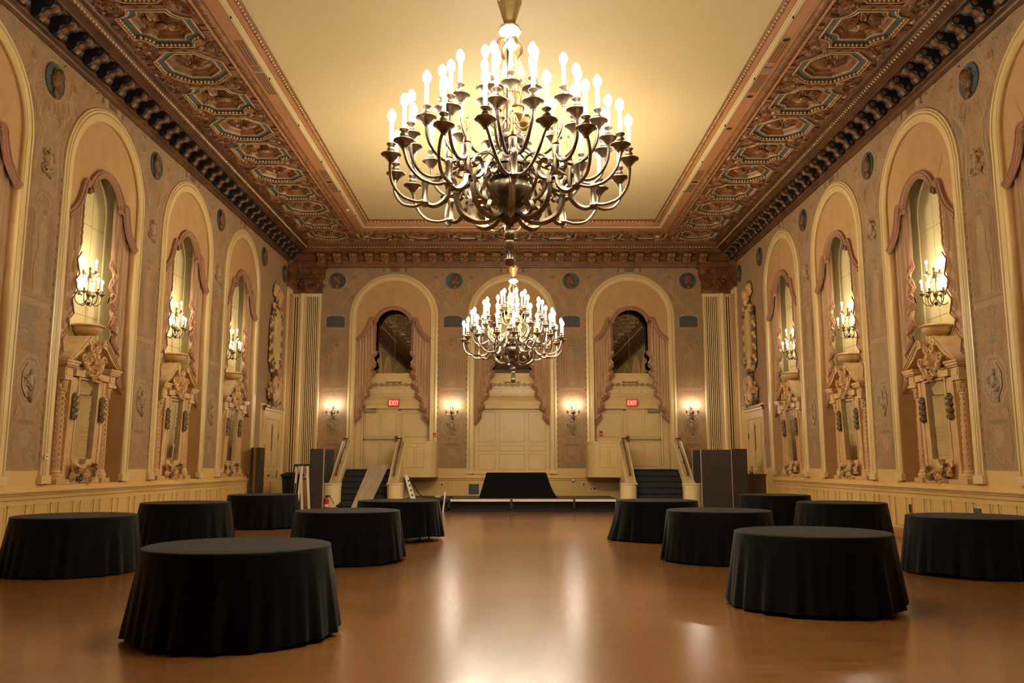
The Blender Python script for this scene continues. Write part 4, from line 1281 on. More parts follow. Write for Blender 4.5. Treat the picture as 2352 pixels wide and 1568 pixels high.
    for k in range(7): cr.leaf((0, 3.14), PI + PI * k / 6, 0.13, 0.035, -0.02, 0.05, 0, 0.2)
    cr.prism([(-0.75, 3.34), (0.75, 3.34), (0.5, 3.62), (0.3, 3.78), (-0.3, 3.78), (-0.5, 3.62)], 0.2, 0.36)
    obj('carved_crest', cr, root, mats=m_stone)
    ga = MB()
    for k in range(26):
        u = r.uniform(-0.42, 0.42); z = 1.40 - 0.12 * (1 - (u / 0.45) ** 2) + r.uniform(-0.09, 0.05)
        ga.leaf((u, z), r.uniform(0, 6.3), r.uniform(0.10, 0.17), 0.042, 0.06, 0.09, 0, r.uniform(-1.5, 1.5))
    for k in range(14):
        u = -0.4 + 0.8 * k / 13; z = 1.37 - 0.13 * (1 - (u / 0.45) ** 2)
        ga.ball((u, 0.03, z + r.uniform(-0.03, 0.03)), r.uniform(0.035, 0.055), 8, 6)
    for s in (-1, 1): ga.volute((s * 0.42, 1.43), 0.07, 0, 1.4, 0.025, 0.03, s)
    g = obj('carved_garland', ga, root, mats=m_stone)
    gd = MB()
    for u, z in ((-0.2, 1.24), (0.24, 1.30), (-0.36, 1.36), (0.30, 1.42)):
        for k in range(4): gd.leaf((u, z), k * PI / 2 + 0.5, 0.10, 0.04, 0.02, 0.06, 0, 0.8)
    obj('dark_leaves', gd, g, mats=m_darkorn)
    return root
pg = make_pier_glass()
bowl = MB()
bowl.lathe([(0.0, 3.82), (0.10, 3.82), (0.11, 3.84), (0.07, 3.87), (0.06, 3.90), (0.09, 3.915), (0.17, 3.93), (0.23, 3.97), (0.255, 4.02), (0.26, 4.06), (0.30, 4.075), (0.315, 4.09), (0.305, 4.11), (0.25, 4.13), (0.22, 4.11), (0.20, 4.04), (0.0, 4.0)], 32)
bowl.box(-0.12, 0.12, -0.12, 0.12, 3.785, 3.83)
bowl_me = bowl.mesh('bowl_urn', m_stone)
first = True
side_bays = [(nm, i, t) for nm, i, t in BAYS if nm != 'back' and i >= 3]
tree0 = None
for nm, i, t in side_bays:
    w = bay_words(nm, i)
    o = pg if first else copy_tree(pg)
    first = False
    o.location = t.location; o.rotation_euler = (0, 0, t.rotation_euler.z)
    tag(o, f'carved cream pier glass with columns and scrolled pediment, {w}', 'mirror', 'carved pier glasses')
    b = obj('bowl_urn', bowl_me, None, t.location, t.rotation_euler.z)
    M_ = Matrix.Rotation(t.rotation_euler.z, 4, 'Z')
    b.location = t.location + (M_ @ Vector((0, 0.17, 0)))
    tag(b, f'shallow cream bowl on top of the pier glass, {w}', 'bowl', 'bowls on the pier glasses')

# ================================================================ CANDLE LIGHTS
def candle_meshes(k=1.0):
    pan = MB(); pan.lathe([(q0 * k, q1 * k) for q0, q1 in ((0.0, -0.085), (0.02, -0.085), (0.022, -0.07), (0.034, -0.062), (0.036, -0.05), (0.055, -0.036), (0.066, -0.014), (0.088, -0.006), (0.098, 0.0), (0.098, 0.008), (0.09, 0.012), (0.05, 0.006), (0.026, 0.008), (0.02, 0.022), (0.036, 0.042), (0.042, 0.056), (0.034, 0.072), (0.022, 0.084), (0.036, 0.096), (0.046, 0.108), (0.042, 0.116), (0.0, 0.116))], 16)
    can = MB(); can.lathe([(0.0, 0.11 * k), (0.019 * k, 0.11 * k), (0.019 * k, 0.325 * k), (0.010 * k, 0.335 * k), (0, 0.335 * k)], 10)
    bul = MB(); bul.lathe([(0.0, 0.33 * k), (0.014 * k, 0.335 * k), (0.034 * k, 0.36 * k), (0.042 * k, 0.39 * k), (0.038 * k, 0.422 * k), (0.022 * k, 0.45 * k), (0.008 * k, 0.466 * k), (0.0, 0.47 * k)], 10)  # bulb widened so its shape mimics the bloom around it
    return pan.mesh('drip_pan', m_brass), can.mesh('candle', m_candle), bul.mesh('bulb', m_bulb)
pan_me, can_me, bul_me = candle_meshes(1.0)
pan_s, can_s, bul_s = candle_meshes(0.62)
def candle_arm(root, me, ang, r, z, ms, mname='candle_arm'):
    a = obj(mname, me, root, (0, 0, 0), ang)
    for nme, m in zip(('drip_pan', 'candle', 'bulb'), ms):
        obj(nme, m, a, (r, 0, z))
    return a
def arm_mesh(pts, rad, name='candle_arm', mat=None, n=5, flat=None, seg=8):
    P_ = spline([(r, 0.0, z) for r, z in pts], n)
    mb = MB()
    L_ = len(P_)
    mb.tube(P_, [rad * (1.0 - 0.25 * abs(2 * i / (L_ - 1) - 1)) for i in range(L_)], seg, 0, True, flat)
    return mb
# ---------------------------------------------------------------- chandelier (origin on the axis at z = 0 of the room)
def make_chandelier():
    root = empty('chandelier')
    ch = MB()
    z = 6.20
    k = 0
    while z < ZC - 0.25:
        a = k % 2 * PI / 2
        ch.tube([(0.018 * math.cos(t) * math.cos(a), 0.018 * math.cos(t) * math.sin(a), z + 0.045 + 0.045 * math.sin(t)) for t in [2 * PI * q / 10 for q in range(11)]], 0.006, 5, cap=False)
        z += 0.072; k += 1
    obj('chain', ch, root, mats=m_brassd)
    rs = MB(); rs.lathe([(0, ZC), (0.28, ZC), (0.27, ZC - 0.03), (0.18, ZC - 0.06), (0.10, ZC - 0.12), (0.04, ZC - 0.2), (0.02, ZC - 0.27), (0, ZC - 0.27)], 20)
    obj('ceiling_rose', rs, root, mats=m_gilt)
    cw = MB()
    for q in range(14):
        a = 2 * PI * q / 14
        ou = 0.13 if q % 2 else 0.115
        w = 0.028
        base = Vector((0.05 * math.cos(a), 0.05 * math.sin(a), 5.93)); top = Vector((ou * math.cos(a), ou * math.sin(a), 6.17 + (0.04 if q % 2 else 0.0)))
        tn = Vector((-math.sin(a), math.cos(a), 0)); rn = Vector((math.cos(a), math.sin(a), 0)) * 0.012
        cw.hexa([base - tn * 0.012, base + tn * 0.012, base + tn * 0.012 - rn, base - tn * 0.012 - rn], [top - tn * w, top + tn * w, top + tn * w * 0.6 - rn, top - tn * w * 0.6 - rn])
    cw.lathe([(0, 5.90), (0.06, 5.91), (0.055, 5.95), (0.04, 6.0), (0.03, 6.2), (0, 6.2)], 14)
    obj('feather_crown', cw, root, mats=m_gilt)
    ub = MB(); ub.lathe([(0, 5.78), (0.06, 5.78), (0.075, 5.80), (0.11, 5.84), (0.115, 5.87), (0.10, 5.91), (0.06, 5.93), (0, 5.93)], 24, wave=(10, 0.05))
    obj('ribbed_ball', ub, root, mats=m_glassg)
    # open temple: three ornate stems, collars, figures
    for q in range(4):
        a = q * PI / 2 + 0.5
        st = MB()
        P_ = spline([(0.05, 0, 5.78), (0.12, 0, 5.74), (0.14, 0, 5.66), (0.11, 0, 5.60), (0.13, 0, 5.52), (0.155, 0, 5.44)], 4)
        st.tube(P_, 0.016, 7)
        st.lathe([(0.0, 5.44), (0.03, 5.44), (0.035, 5.42), (0.02, 5.40), (0.018, 5.36), (0.04, 5.34), (0.045, 5.30), (0.022, 5.27), (0.02, 5.2), (0.032, 5.17), (0.036, 5.1), (0.02, 5.06), (0.03, 5.02), (0.03, 4.98), (0, 4.98)], 10, (0.155, 0, 0))
        for t in range(5):
            st.ball((0.155 + 0.035 * math.cos(t * 2.1), 0.035 * math.sin(t * 2.1), 5.14 + 0.06 * t), 0.018, 6, 4)
        obj('gilt_stem', st, root, (0, 0, 0), a, m_gilt)
        lb = MB()
        lb.prism_z([(0.06 * math.cos(PI / 6 + i * PI / 3), 0.06 * math.sin(PI / 6 + i * PI / 3)) for i in range(6)], 4.90, 4.98)
        lb.lathe([(0.0, 4.82), (0.03, 4.83), (0.065, 4.89), (0.072, 4.90), (0.07, 4.915)], 12); lb.lathe([(0.07, 4.97), (0.076, 4.98), (0.05, 5.0), (0, 5.01)], 12)
        obj('gilt_lantern', lb, root, (0.17 * math.cos(a), 0.17 * math.sin(a), 0), 0, m_gilt)
    bd = MB()
    bd.lathe([(0.0, 3.80), (0.03, 3.80), (0.05, 3.83), (0.10, 3.86), (0.115, 3.90), (0.10, 3.96), (0.12, 3.99), (0.13, 4.0), (0.17, 4.03), (0.215, 4.09), (0.235, 4.16), (0.225, 4.21), (0.17, 4.245), (0.165, 4.26), (0.185, 4.275), (0.19, 4.30), (0.165, 4.315), (0.165, 4.40), (0.19, 4.415), (0.185, 4.44), (0.12, 4.46), (0.08, 4.50), (0.075, 4.56), (0.10, 4.60), (0.165, 4.66), (0.17, 4.70), (0.14, 4.75), (0.09, 4.78), (0.05, 4.82), (0.045, 5.0), (0.03, 5.4), (0.03, 5.8), (0, 5.8)], 28)
    for q in range(24):
        a = 2 * PI * q / 24
        bd.tube([(0.168 * math.cos(a), 0.168 * math.sin(a), z_) for z_ in (4.32, 4.36, 4.395)], 0.013, 6)
        bd.ball((0.188 * math.cos(a), 0.188 * math.sin(a), 4.287), 0.016, 6, 4)
    for q in range(12):
        a = 2 * PI * q / 12
        lf = MB(); lf.leaf((0, 0), PI / 2, 0.16, 0.045, 0, 0.02, 0, 0.01)
        bd.join(lf, Matrix.Rotation(a, 4, 'Z') @ Matrix.Translation((0.165, 0, 4.04)) @ Matrix.Rotation(R_(22), 4, 'Y') @ Matrix.Rotation(PI / 2, 4, 'Z'))
    obj('central_baluster', bd, root, mats=m_brassd)
    fi = MB(); fi.tube([(0, 0, 3.82), (0, 0, 3.775)], 0.012, 6)
    fi.lathe([(0, 3.655), (0.03, 3.66), (0.055, 3.70), (0.06, 3.72), (0.045, 3.755), (0.02, 3.78), (0, 3.78)], 16, wave=(8, 0.06))
    fi.lathe([(0, 3.395), (0.035, 3.405), (0.055, 3.44), (0.06, 3.46), (0.05, 3.47), (0.042, 3.55), (0.045, 3.62), (0.05, 3.635), (0.04, 3.655), (0.02, 3.665), (0, 3.665)], 18, wave=(9, 0.04))
    for q in range(18):
        a = 2 * PI * q / 18
        for t in range(9): fi.ball((0.047 * math.cos(a), 0.047 * math.sin(a), 3.48 + 0.017 * t), 0.007, 5, 3)
    obj('tassel_finial', fi, root, mats=m_brass)
    # eight large scrolled arms with a sleeve at the end of each
    ma = arm_mesh([(0.10, 3.93), (0.20, 3.86), (0.33, 3.85), (0.46, 3.92), (0.52, 4.05), (0.53, 4.17)], 0.034, seg=4)
    ma.join(arm_mesh([(0.53, 4.17), (0.60, 4.17), (0.62, 4.10), (0.68, 4.03), (0.76, 4.00), (0.84, 4.03)], 0.030, seg=4))
    ma.join(arm_mesh([(0.16, 4.02), (0.30, 4.12), (0.36, 4.24), (0.32, 4.36), (0.24, 4.40), (0.20, 4.34), (0.24, 4.29)], 0.026, seg=4))
    ma.join(arm_mesh([(0.53, 4.17), (0.44, 4.20), (0.38, 4.28), (0.42, 4.38), (0.50, 4.38), (0.52, 4.32), (0.47, 4.30)], 0.026, seg=4))
    ma.join(arm_mesh([(0.53, 4.17), (0.56, 4.28), (0.64, 4.34), (0.72, 4.30), (0.70, 4.23), (0.65, 4.25)], 0.026, seg=4))
    ma.join(arm_mesh([(0.24, 3.86), (0.30, 3.93), (0.27, 4.0), (0.21, 3.97)], 0.026, seg=4))
    ma.box(0.50, 0.56, -0.025, 0.025, 4.13, 4.20)
    ma.lathe([(0, 4.22), (0.02, 4.22), (0.035, 4.28), (0.028, 4.34), (0.04, 4.40), (0.045, 4.47), (0.02, 4.50), (0, 4.50)], 10, (0.60, 0, 0)); ma.tube([(0.53, 0, 4.19), (0.57, 0, 4.22), (0.60, 0, 4.26)], 0.018, 6)
    ma.join(arm_mesh([(0.12, 4.36), (0.22, 4.46), (0.34, 4.48), (0.46, 4.42), (0.54, 4.36), (0.60, 4.34)], 0.016))
    sl = MB(); sl.lathe([(0.0, 3.99), (0.025, 3.99), (0.035, 4.01), (0.045, 4.03), (0.03, 4.06), (0.028, 4.20), (0.04, 4.22), (0.035, 4.25), (0.02, 4.27), (0, 4.27)], 12, (0.84, 0, 0))
    fg = MB()    # small draped figure standing on the arm
    fg.lathe([(0.0, 4.50), (0.036, 4.50), (0.04, 4.52), (0.027, 4.57), (0.023, 4.62), (0.033, 4.67), (0.03, 4.70), (0.012, 4.715), (0.010, 4.73), (0, 4.73)], 10, (0.60, 0, 0))
    fg.ball((0.60, 0, 4.752), (0.018, 0.017, 0.024), 8, 6)
    fg.tube([(0.60, 0.028, 4.69), (0.62, 0.045, 4.64), (0.635, 0.025, 4.61)], 0.009, 6); fg.tube([(0.60, -0.028, 4.69), (0.61, -0.045, 4.65), (0.62, -0.028, 4.60)], 0.009, 6)
    ma_me = ma.mesh('scrolled_arm', m_brass); sl_me = sl.mesh('arm_sleeve', m_brass); fg_me = fg.mesh('gilt_figure', m_gilt)
    OFF = R_(3)
    for q in range(8):
        a = OFF + q * PI / 4
        m = obj('scrolled_arm', ma_me, root, (0, 0, 0), a)
        obj('arm_sleeve', sl_me, m); obj('gilt_figure', fg_me, m)
    # candle arms: outer low ring, outer high ring, inner ring, top ring
    def offset_arm(base_r, da, pts, rad):
        """arm leaving the sleeve at base_r and ending off to the side by da; returned in the frame of its own candle"""
        P_ = spline([(r, 0.0, z) for r, z in pts], 5)
        n = len(P_) - 1; out = []
        for i, (r, _, z) in enumerate(P_):
            t = i / n
            f = (1 - t) ** 1.3
            out.append((r * math.cos(-da * f), r * math.sin(-da * f), z))
        mb = MB(); mb.tube(out, rad, 8)
        return mb
    A_r, A_z = 1.185, 4.415
    aL = {}
    for s in (-1, 1):
        aL[s] = offset_arm(0.84, s * R_(13), [(0.84, 4.06), (0.88, 4.03), (0.96, 4.02), (1.08, 4.06), (1.165, 4.17), (1.19, 4.30), (A_r, 4.37)], 0.016).mesh('candle_arm', m_brass)
    B_r, B_z = 0.99, 4.67
    bL = {}
    for s in (-1, 1):
        bL[s] = offset_arm(0.6, s * R_(9.5), [(0.60, 4.46), (0.63, 4.36), (0.71, 4.29), (0.82, 4.28), (0.92, 4.35), (0.98, 4.47), (B_r, 4.60)], 0.017).mesh('candle_arm', m_brassd)
    Cr, Cz = 0.70, 4.93
    cM = arm_mesh([(0.12, 4.62), (0.24, 4.56), (0.33, 4.47), (0.46, 4.44), (0.58, 4.50), (0.66, 4.62), (0.69, 4.76), (Cr, 4.89)], 0.016).mesh('candle_arm', m_brass)
    Dr, Dz = 0.29, 5.17
    dM = arm_mesh([(0.05, 4.90), (0.12, 4.80), (0.20, 4.80), (0.27, 4.90), (0.29, 5.03), (Dr, 5.13)], 0.014).mesh('candle_arm', m_gilt)
    pts = []
    for q in range(8):
        for s in (-1, 1):
            a = OFF + q * PI / 4 + s * R_(13)
            candle_arm(root, aL[s], a, A_r, A_z, (pan_me, can_me, bul_me)); pts.append((A_r, a, A_z + 0.40))
            a = OFF + q * PI / 4 + s * R_(9.5)
            candle_arm(root, bL[s], a, B_r, B_z, (pan_me, can_me, bul_me)); pts.append((B_r, a, B_z + 0.40))
    for q in range(12):
        a = OFF + R_(15) + q * PI / 6
        candle_arm(root, cM, a, Cr, Cz, (pan_me, can_me, bul_me)); pts.append((Cr, a, Cz + 0.40))
    for q in range(6):
        a = OFF + R_(30) + q * PI / 3
        candle_arm(root, dM, a, Dr, Dz, (pan_me, can_me, bul_me)); pts.append((Dr, a, Dz + 0.40))
    # the light of the bulbs: every third bulb carries a lamp
    for r, a, z in pts[::4]:
        point_light('bulb_light', root, (r * math.cos(a), r * math.sin(a), z), CHANDELIER_W, 0.05)
    return root
chn = make_chandelier()
tag(chn, 'large many-armed bronze chandelier hanging nearest in the room centre', 'chandelier', 'candle chandeliers')
chn.location = (-0.025, 8.03, 0)
ch2 = copy_tree(chn)
_ld = None
for o in kids(ch2):          # the far chandelier's bulbs burn a little brighter
    if o.type == 'LIGHT':
        if _ld is None: _ld = o.data.copy(); _ld.energy *= 1.55
        o.data = _ld
ch2.location = (0.03, 19.8, 0); ch2.rotation_euler = (0, 0, R_(11))
tag(ch2, 'far bronze chandelier seen smaller below the near one', 'chandelier', 'candle chandeliers')

# ---------------------------------------------------------------- candelabra in the side recesses
def make_candelabra():
    root = empty('wall_candelabra')
    st = MB()
    st.lathe([(0, 4.50), (0.02, 4.51), (0.035, 4.54), (0.05, 4.57), (0.03, 4.60), (0.022, 4.66), (0.04, 4.70), (0.05, 4.76), (0.025, 4.82), (0.018, 4.95), (0.035, 5.0), (0.045, 5.06), (0.02, 5.1), (0.015, 5.2), (0.03, 5.23), (0.02, 5.27), (0, 5.28)], 14)
    st.tube([(0, 0, 4.76), (0, 0.1, 4.80), (0, 0.2, 4.78)], 0.016, 7); st.lathe([(0, 0.19), (0.07, 0.19), (0.09, 0.21), (0, 0.22)], 14, (0, 0, 4.78), axis='y')
    obj('stem', st, root, mats=m_brassd)
    lo = arm_mesh([(0.03, 4.62), (0.08, 4.54), (0.15, 4.52), (0.215, 4.57), (0.235, 4.66), (0.235, 4.71)], 0.010).mesh('candle_arm', m_brassd)
    hi = arm_mesh([(0.03, 5.02), (0.06, 4.97), (0.10, 4.98), (0.125, 5.05), (0.125, 5.09)], 0.009).mesh('candle_arm', m_brassd)
    for q in range(6): candle_arm(root, lo, R_(8) + q * 2 * PI / 6, 0.235, 4.745, (pan_s, can_s, bul_s))
    for q in range(3): candle_arm(root, hi, R_(20) + q * PI * 2 / 3, 0.125, 5.125, (pan_s, can_s, bul_s))
    for a, r, z in ((-0.6, 0.24, 5.0), (PI + 0.6, 0.24, 5.0), (-PI / 2, 0.23, 5.02), (-PI / 2, 0.12, 5.4)):
        point_light('bulb_light', root, (r * math.cos(a), r * math.sin(a), z), CANDELABRA_W / 4, 0.03)
    return root
cb = make_candelabra(); first = True
for nm, i, t in BAYS:
    if nm == 'back' or i < 2: continue
    o = cb if first else copy_tree(cb); first = False
    Mz = Matrix.Rotation(t.rotation_euler.z, 4, 'Z')
    o.location = t.location + (Mz @ Vector((0, 0.21, 0))); o.rotation_euler = (0, 0, t.rotation_euler.z)
    tag(o, f'small two-tier lit candelabra in the recess of {bay_words(nm, i)}', 'candelabra', 'lit candelabra in the side arches')
# ---------------------------------------------------------------- three-light sconces on the end wall
def make_sconce():
    root = empty('wall_sconce')
    bp = MB(); bp.lathe([(0, -0.05), (0.05, -0.045), (0.07, -0.02), (0.09, 0.0)], 16, (0, 0, 3.30), axis='y')
    bp.prism([(0.08 * math.cos(2 * PI * i / 16), 3.30 + 0.16 * math.sin(2 * PI * i / 16)) for i in range(16)], -0.025, 0)
    for s in (-1, 1): bp.volute((s * 0.05, 3.17), 0.045, 0, 1.3, 0.014, -0.03, s)
    bp.leaf((0, 3.20), -PI / 2, 0.18, 0.05, -0.02, 0.05); bp.leaf((0, 3.42), PI / 2, 0.14, 0.05, -0.02, 0.04)
    obj('back_plate', bp, root, mats=m_brass)
    for ang, me_r in ((-PI / 2, 0.20), (-PI / 2 - 1.05, 0.235), (-PI / 2 + 1.05, 0.235)):
        me = arm_mesh([(0.03, 3.26), (0.08, 3.20), (0.14, 3.19), (me_r - 0.01, 3.24), (me_r, 3.29)], 0.012).mesh('candle_arm', m_brassd)
        candle_arm(root, me, ang, me_r, 3.325, (pan_s, can_s, bul_s))
    for ang in (-PI / 2 - 1.05, -PI / 2 + 1.05, -PI / 2):
        point_light('bulb_light', root, (0.235 * math.cos(ang), 0.235 * math.sin(ang) - 0.04, 3.58), SCONCE_W / 3, 0.03, (1.0, 0.84, 0.68))
    return root
sc = make_sconce(); first = True
for x, w in ((-6.42, 'outer pier beside the left corner'), (-2.15, 'pier between the left and middle arches'), (2.19, 'pier between the middle and right arches'), (6.44, 'outer pier beside the right corner')):
    o = sc if first else copy_tree(sc); first = False
    o.location = (x, YB - 0.01, 0)
    tag(o, f'three-candle lit wall sconce on the {w}', 'sconce', 'sconces on the end wall')

# ================================================================ PORTRAIT ROUNDELS
rd = MB(); rd.lathe([(0, -0.016), (0.27, -0.016), (0.285, -0.024), (0.30, -0.024), (0.305, 0.0)], 36, axis='y')
rd_me = rd.mesh('roundel_disc', m_bluedisc)
hd = MB()
prof = spline([(-0.13, -0.255), (-0.10, -0.17), (-0.155, -0.10), (-0.17, 0.02), (-0.14, 0.13), (-0.05, 0.20), (0.05, 0.19), (0.095, 0.12), (0.10, 0.05), (0.135, 0.0), (0.105, -0.015), (0.115, -0.05), (0.10, -0.08), (0.09, -0.125), (0.03, -0.14), (0.04, -0.20), (0.08, -0.25)], 3)
hd.prism(prof, -0.035, -0.012)
hd.ball((-0.03, -0.035, 0.06), (0.12, 0.035, 0.13), 14, 8); hd.ball((-0.075, -0.04, 0.09), (0.09, 0.04, 0.11), 12, 6)
hd.ball((0.03, -0.03, -0.03), (0.08, 0.03, 0.1), 10, 6); hd.ball((-0.03, -0.03, -0.2), (0.08, 0.025, 0.09), 10, 6)
for k in range(6): hd.leaf((-0.05, 0.1), PI * 0.35 + k * 0.42, 0.13, 0.035, -0.05, 0.03, 0, 1.0)
hd_me = hd.mesh('profile_head', m_bust); hd2_me = MB().join(hd).xf(MIRX).mesh('profile_head', m_bust)
def roundel(loc, rz, flip, label):
    r = tag(empty('portrait_roundel', loc, rz), label, 'roundel', 'portrait roundels')
    obj('roundel_disc', rd_me, r); obj('profile_head', hd2_me if flip else hd_me, r).scale = (1.12, 1.3, 1.1)
for nm, x, rz, sg in SIDES:
    for y, w in ((13.79, 'before the nearest whole arch'), (18.01, 'between the nearest and middle arches'), (22.22, 'between the middle and farthest arches'), (26.3, 'just past the farthest arch'), (28.72, 'by the dark corner capital')):
        roundel((x - sg * -0.010, y, 8.1), rz, (sg > 0) ^ (y > 14), f'blue roundel with bronze profile head on the {nm} wall, {w}')
for x, fl_, w in ((-6.4, 0, 'beside the left corner'), (-2.12, 1, 'between the left and middle arches'), (2.16, 0, 'between the middle and right arches'), (6.44, 1, 'beside the right corner')):
    roundel((x, YB - 0.010, 8.13), 0, fl_, f'blue roundel with bronze profile head on the end wall, {w}')

# ================================================================ CARVED TROPHIES OVER THE SIDE DOORS
def make_trophy():
    root = empty('carved_trophy'); r = random.Random(21)
    pn = MB()
    pn.prism([(-0.36, 4.75), (0.36, 4.75), (0.36, 6.55), (0.25, 6.72), (-0.25, 6.72), (-0.36, 6.55)], -0.05, 0.0)
    pn.prism([(-0.24, 4.62), (0.24, 4.62), (0.24, 6.5), (0.16, 6.62), (-0.16, 6.62), (-0.24, 6.5)], -0.09, -0.04)
    pn.box(-0.13, 0.13, -0.115, -0.08, 4.6, 6.45)
    for s in (-1, 1):
        for q in (0.14, 0.25, 0.37): pn.tube([(s * q, -0.09, 4.7), (s * q, -0.09, 5.6), (s * q, -0.09, 6.5)], 0.018, 6)
        pn.box(min(s * 0.42, s * 0.50), max(s * 0.42, s * 0.50), -0.05, 0, 4.9, 6.35)
    obj('centre_panel', pn, root, mats=m_cream)
    gr = MB()
    for s in (-1, 1):
        for q in (0.14, 0.25, 0.37): gr.box(s * q + 0.018, s * q + 0.03, -0.095, -0.085, 4.7, 6.5)
    obj('gilt_lines', gr, root, mats=m_line)
    sh = MB()
    for k in range(9):
        a = PI * (0.05 + 0.9 * k / 8)
        sh.leaf((0.04 * math.cos(a), 7.08), a, 0.46, 0.08, -0.03, 0.08, 0, 0.1)
    sh.ball((0, -0.13, 7.1), (0.18, 0.12, 0.2), 12, 8)
    for s in (-1, 1): sh.volute((s * 0.13, 6.98), 0.12, PI / 2, 1.6, 0.035, -0.08, s)
    sh.ball((0, -0.11, 6.85), (0.13, 0.1, 0.14), 10, 6)
    obj('shell_crest', sh, root, mats=m_stone)
    dk = MB(); iv = MB()
    def lv(mb, u, z, n, ln, sp=0.1):
        for k in range(n): mb.leaf((u + r.uniform(-sp, sp), z + r.uniform(-sp, sp)), r.uniform(0, 6.3), r.uniform(0.6, 1.1) * ln, 0.06, -0.04, 0.10, 0, r.uniform(-1.6, 1.6))
    for k in range(7):
        a = PI * (0.1 + 0.8 * k / 6); dk.leaf((0.22 * math.cos(a), 7.2 + 0.18 * math.sin(a)), a, 0.24, 0.06, 0.0, 0.05)
    lv(dk, 0, 6.72, 8, 0.22); lv(iv, 0, 6.75, 5, 0.22)
    for s in (-1, 1):
        lv(dk, s * 0.45, 6.45, 6, 0.24); lv(iv, s * 0.42, 6.6, 4, 0.22)
        for k in range(8):
            z = 6.2 - 0.19 * k
            (dk if k % 2 else iv).leaf((s * 0.52, z), -PI / 2 + s * 0.5, 0.24, 0.06, -0.03, 0.09, 0, s * -1.2)
            (iv if k % 2 else dk).leaf((s * 0.56, z + 0.05), -PI / 2 + s * 1.0, 0.18, 0.05, -0.02, 0.07, 0, s * -1.0)
        lv(dk, s * 0.38, 4.78, 5, 0.2); lv(iv, s * 0.3, 4.62, 4, 0.2)
        # lower scrolled beasts
        iv.tube(spline([(s * 0.08, -0.1, 4.15), (s * 0.22, -0.14, 4.25), (s * 0.30, -0.14, 4.05), (s * 0.16, -0.12, 3.8), (s * 0.22, -0.12, 3.55), (s * 0.10, -0.1, 3.42)], 5), [0.05 + 0.05 * math.sin(PI * i / 25) for i in range(26)], 8)
        iv.ball((s * 0.2, -0.16, 4.28), (0.09, 0.08, 0.09), 10, 6)
        iv.volute((s * 0.5, 3.75), 0.16, PI / 2, 1.5, 0.05, -0.05, s); iv.volute((s * 0.42, 4.05), 0.11, -PI / 2, 1.4, 0.04, -0.05, -s)
        lv(dk, s * 0.42, 3.6, 6, 0.22, 0.14); lv(dk, s * 0.15, 3.5, 4, 0.2); lv(iv, s * 0.48, 3.9, 4, 0.22)
    lv(dk, 0, 4.45, 8, 0.22, 0.12); lv(dk, 0, 3.95, 4, 0.18)
    iv.ball((0, -0.1, 3.75), (0.12, 0.1, 0.22), 10, 8)
    obj('dark_leaves', dk, root, mats=m_darkorn); obj('ivory_leaves', iv, root, mats=m_stone)
    return root
tr = make_trophy(); tr.location = (-XW + 0.03, 27.75, 0); tr.rotation_euler = (0, 0, PI / 2)
tag(tr, 'tall carved cream trophy with shell crest and dark leaves over the left door', 'wall carving', 'carved trophies over the side doors')
t2 = copy_tree(tr); t2.location = (XW - 0.03, 27.6, 0); t2.rotation_euler = (0, 0, -PI / 2)
tag(t2, 'tall carved cream trophy with shell crest and dark leaves over the right door', 'wall carving', 'carved trophies over the side doors')
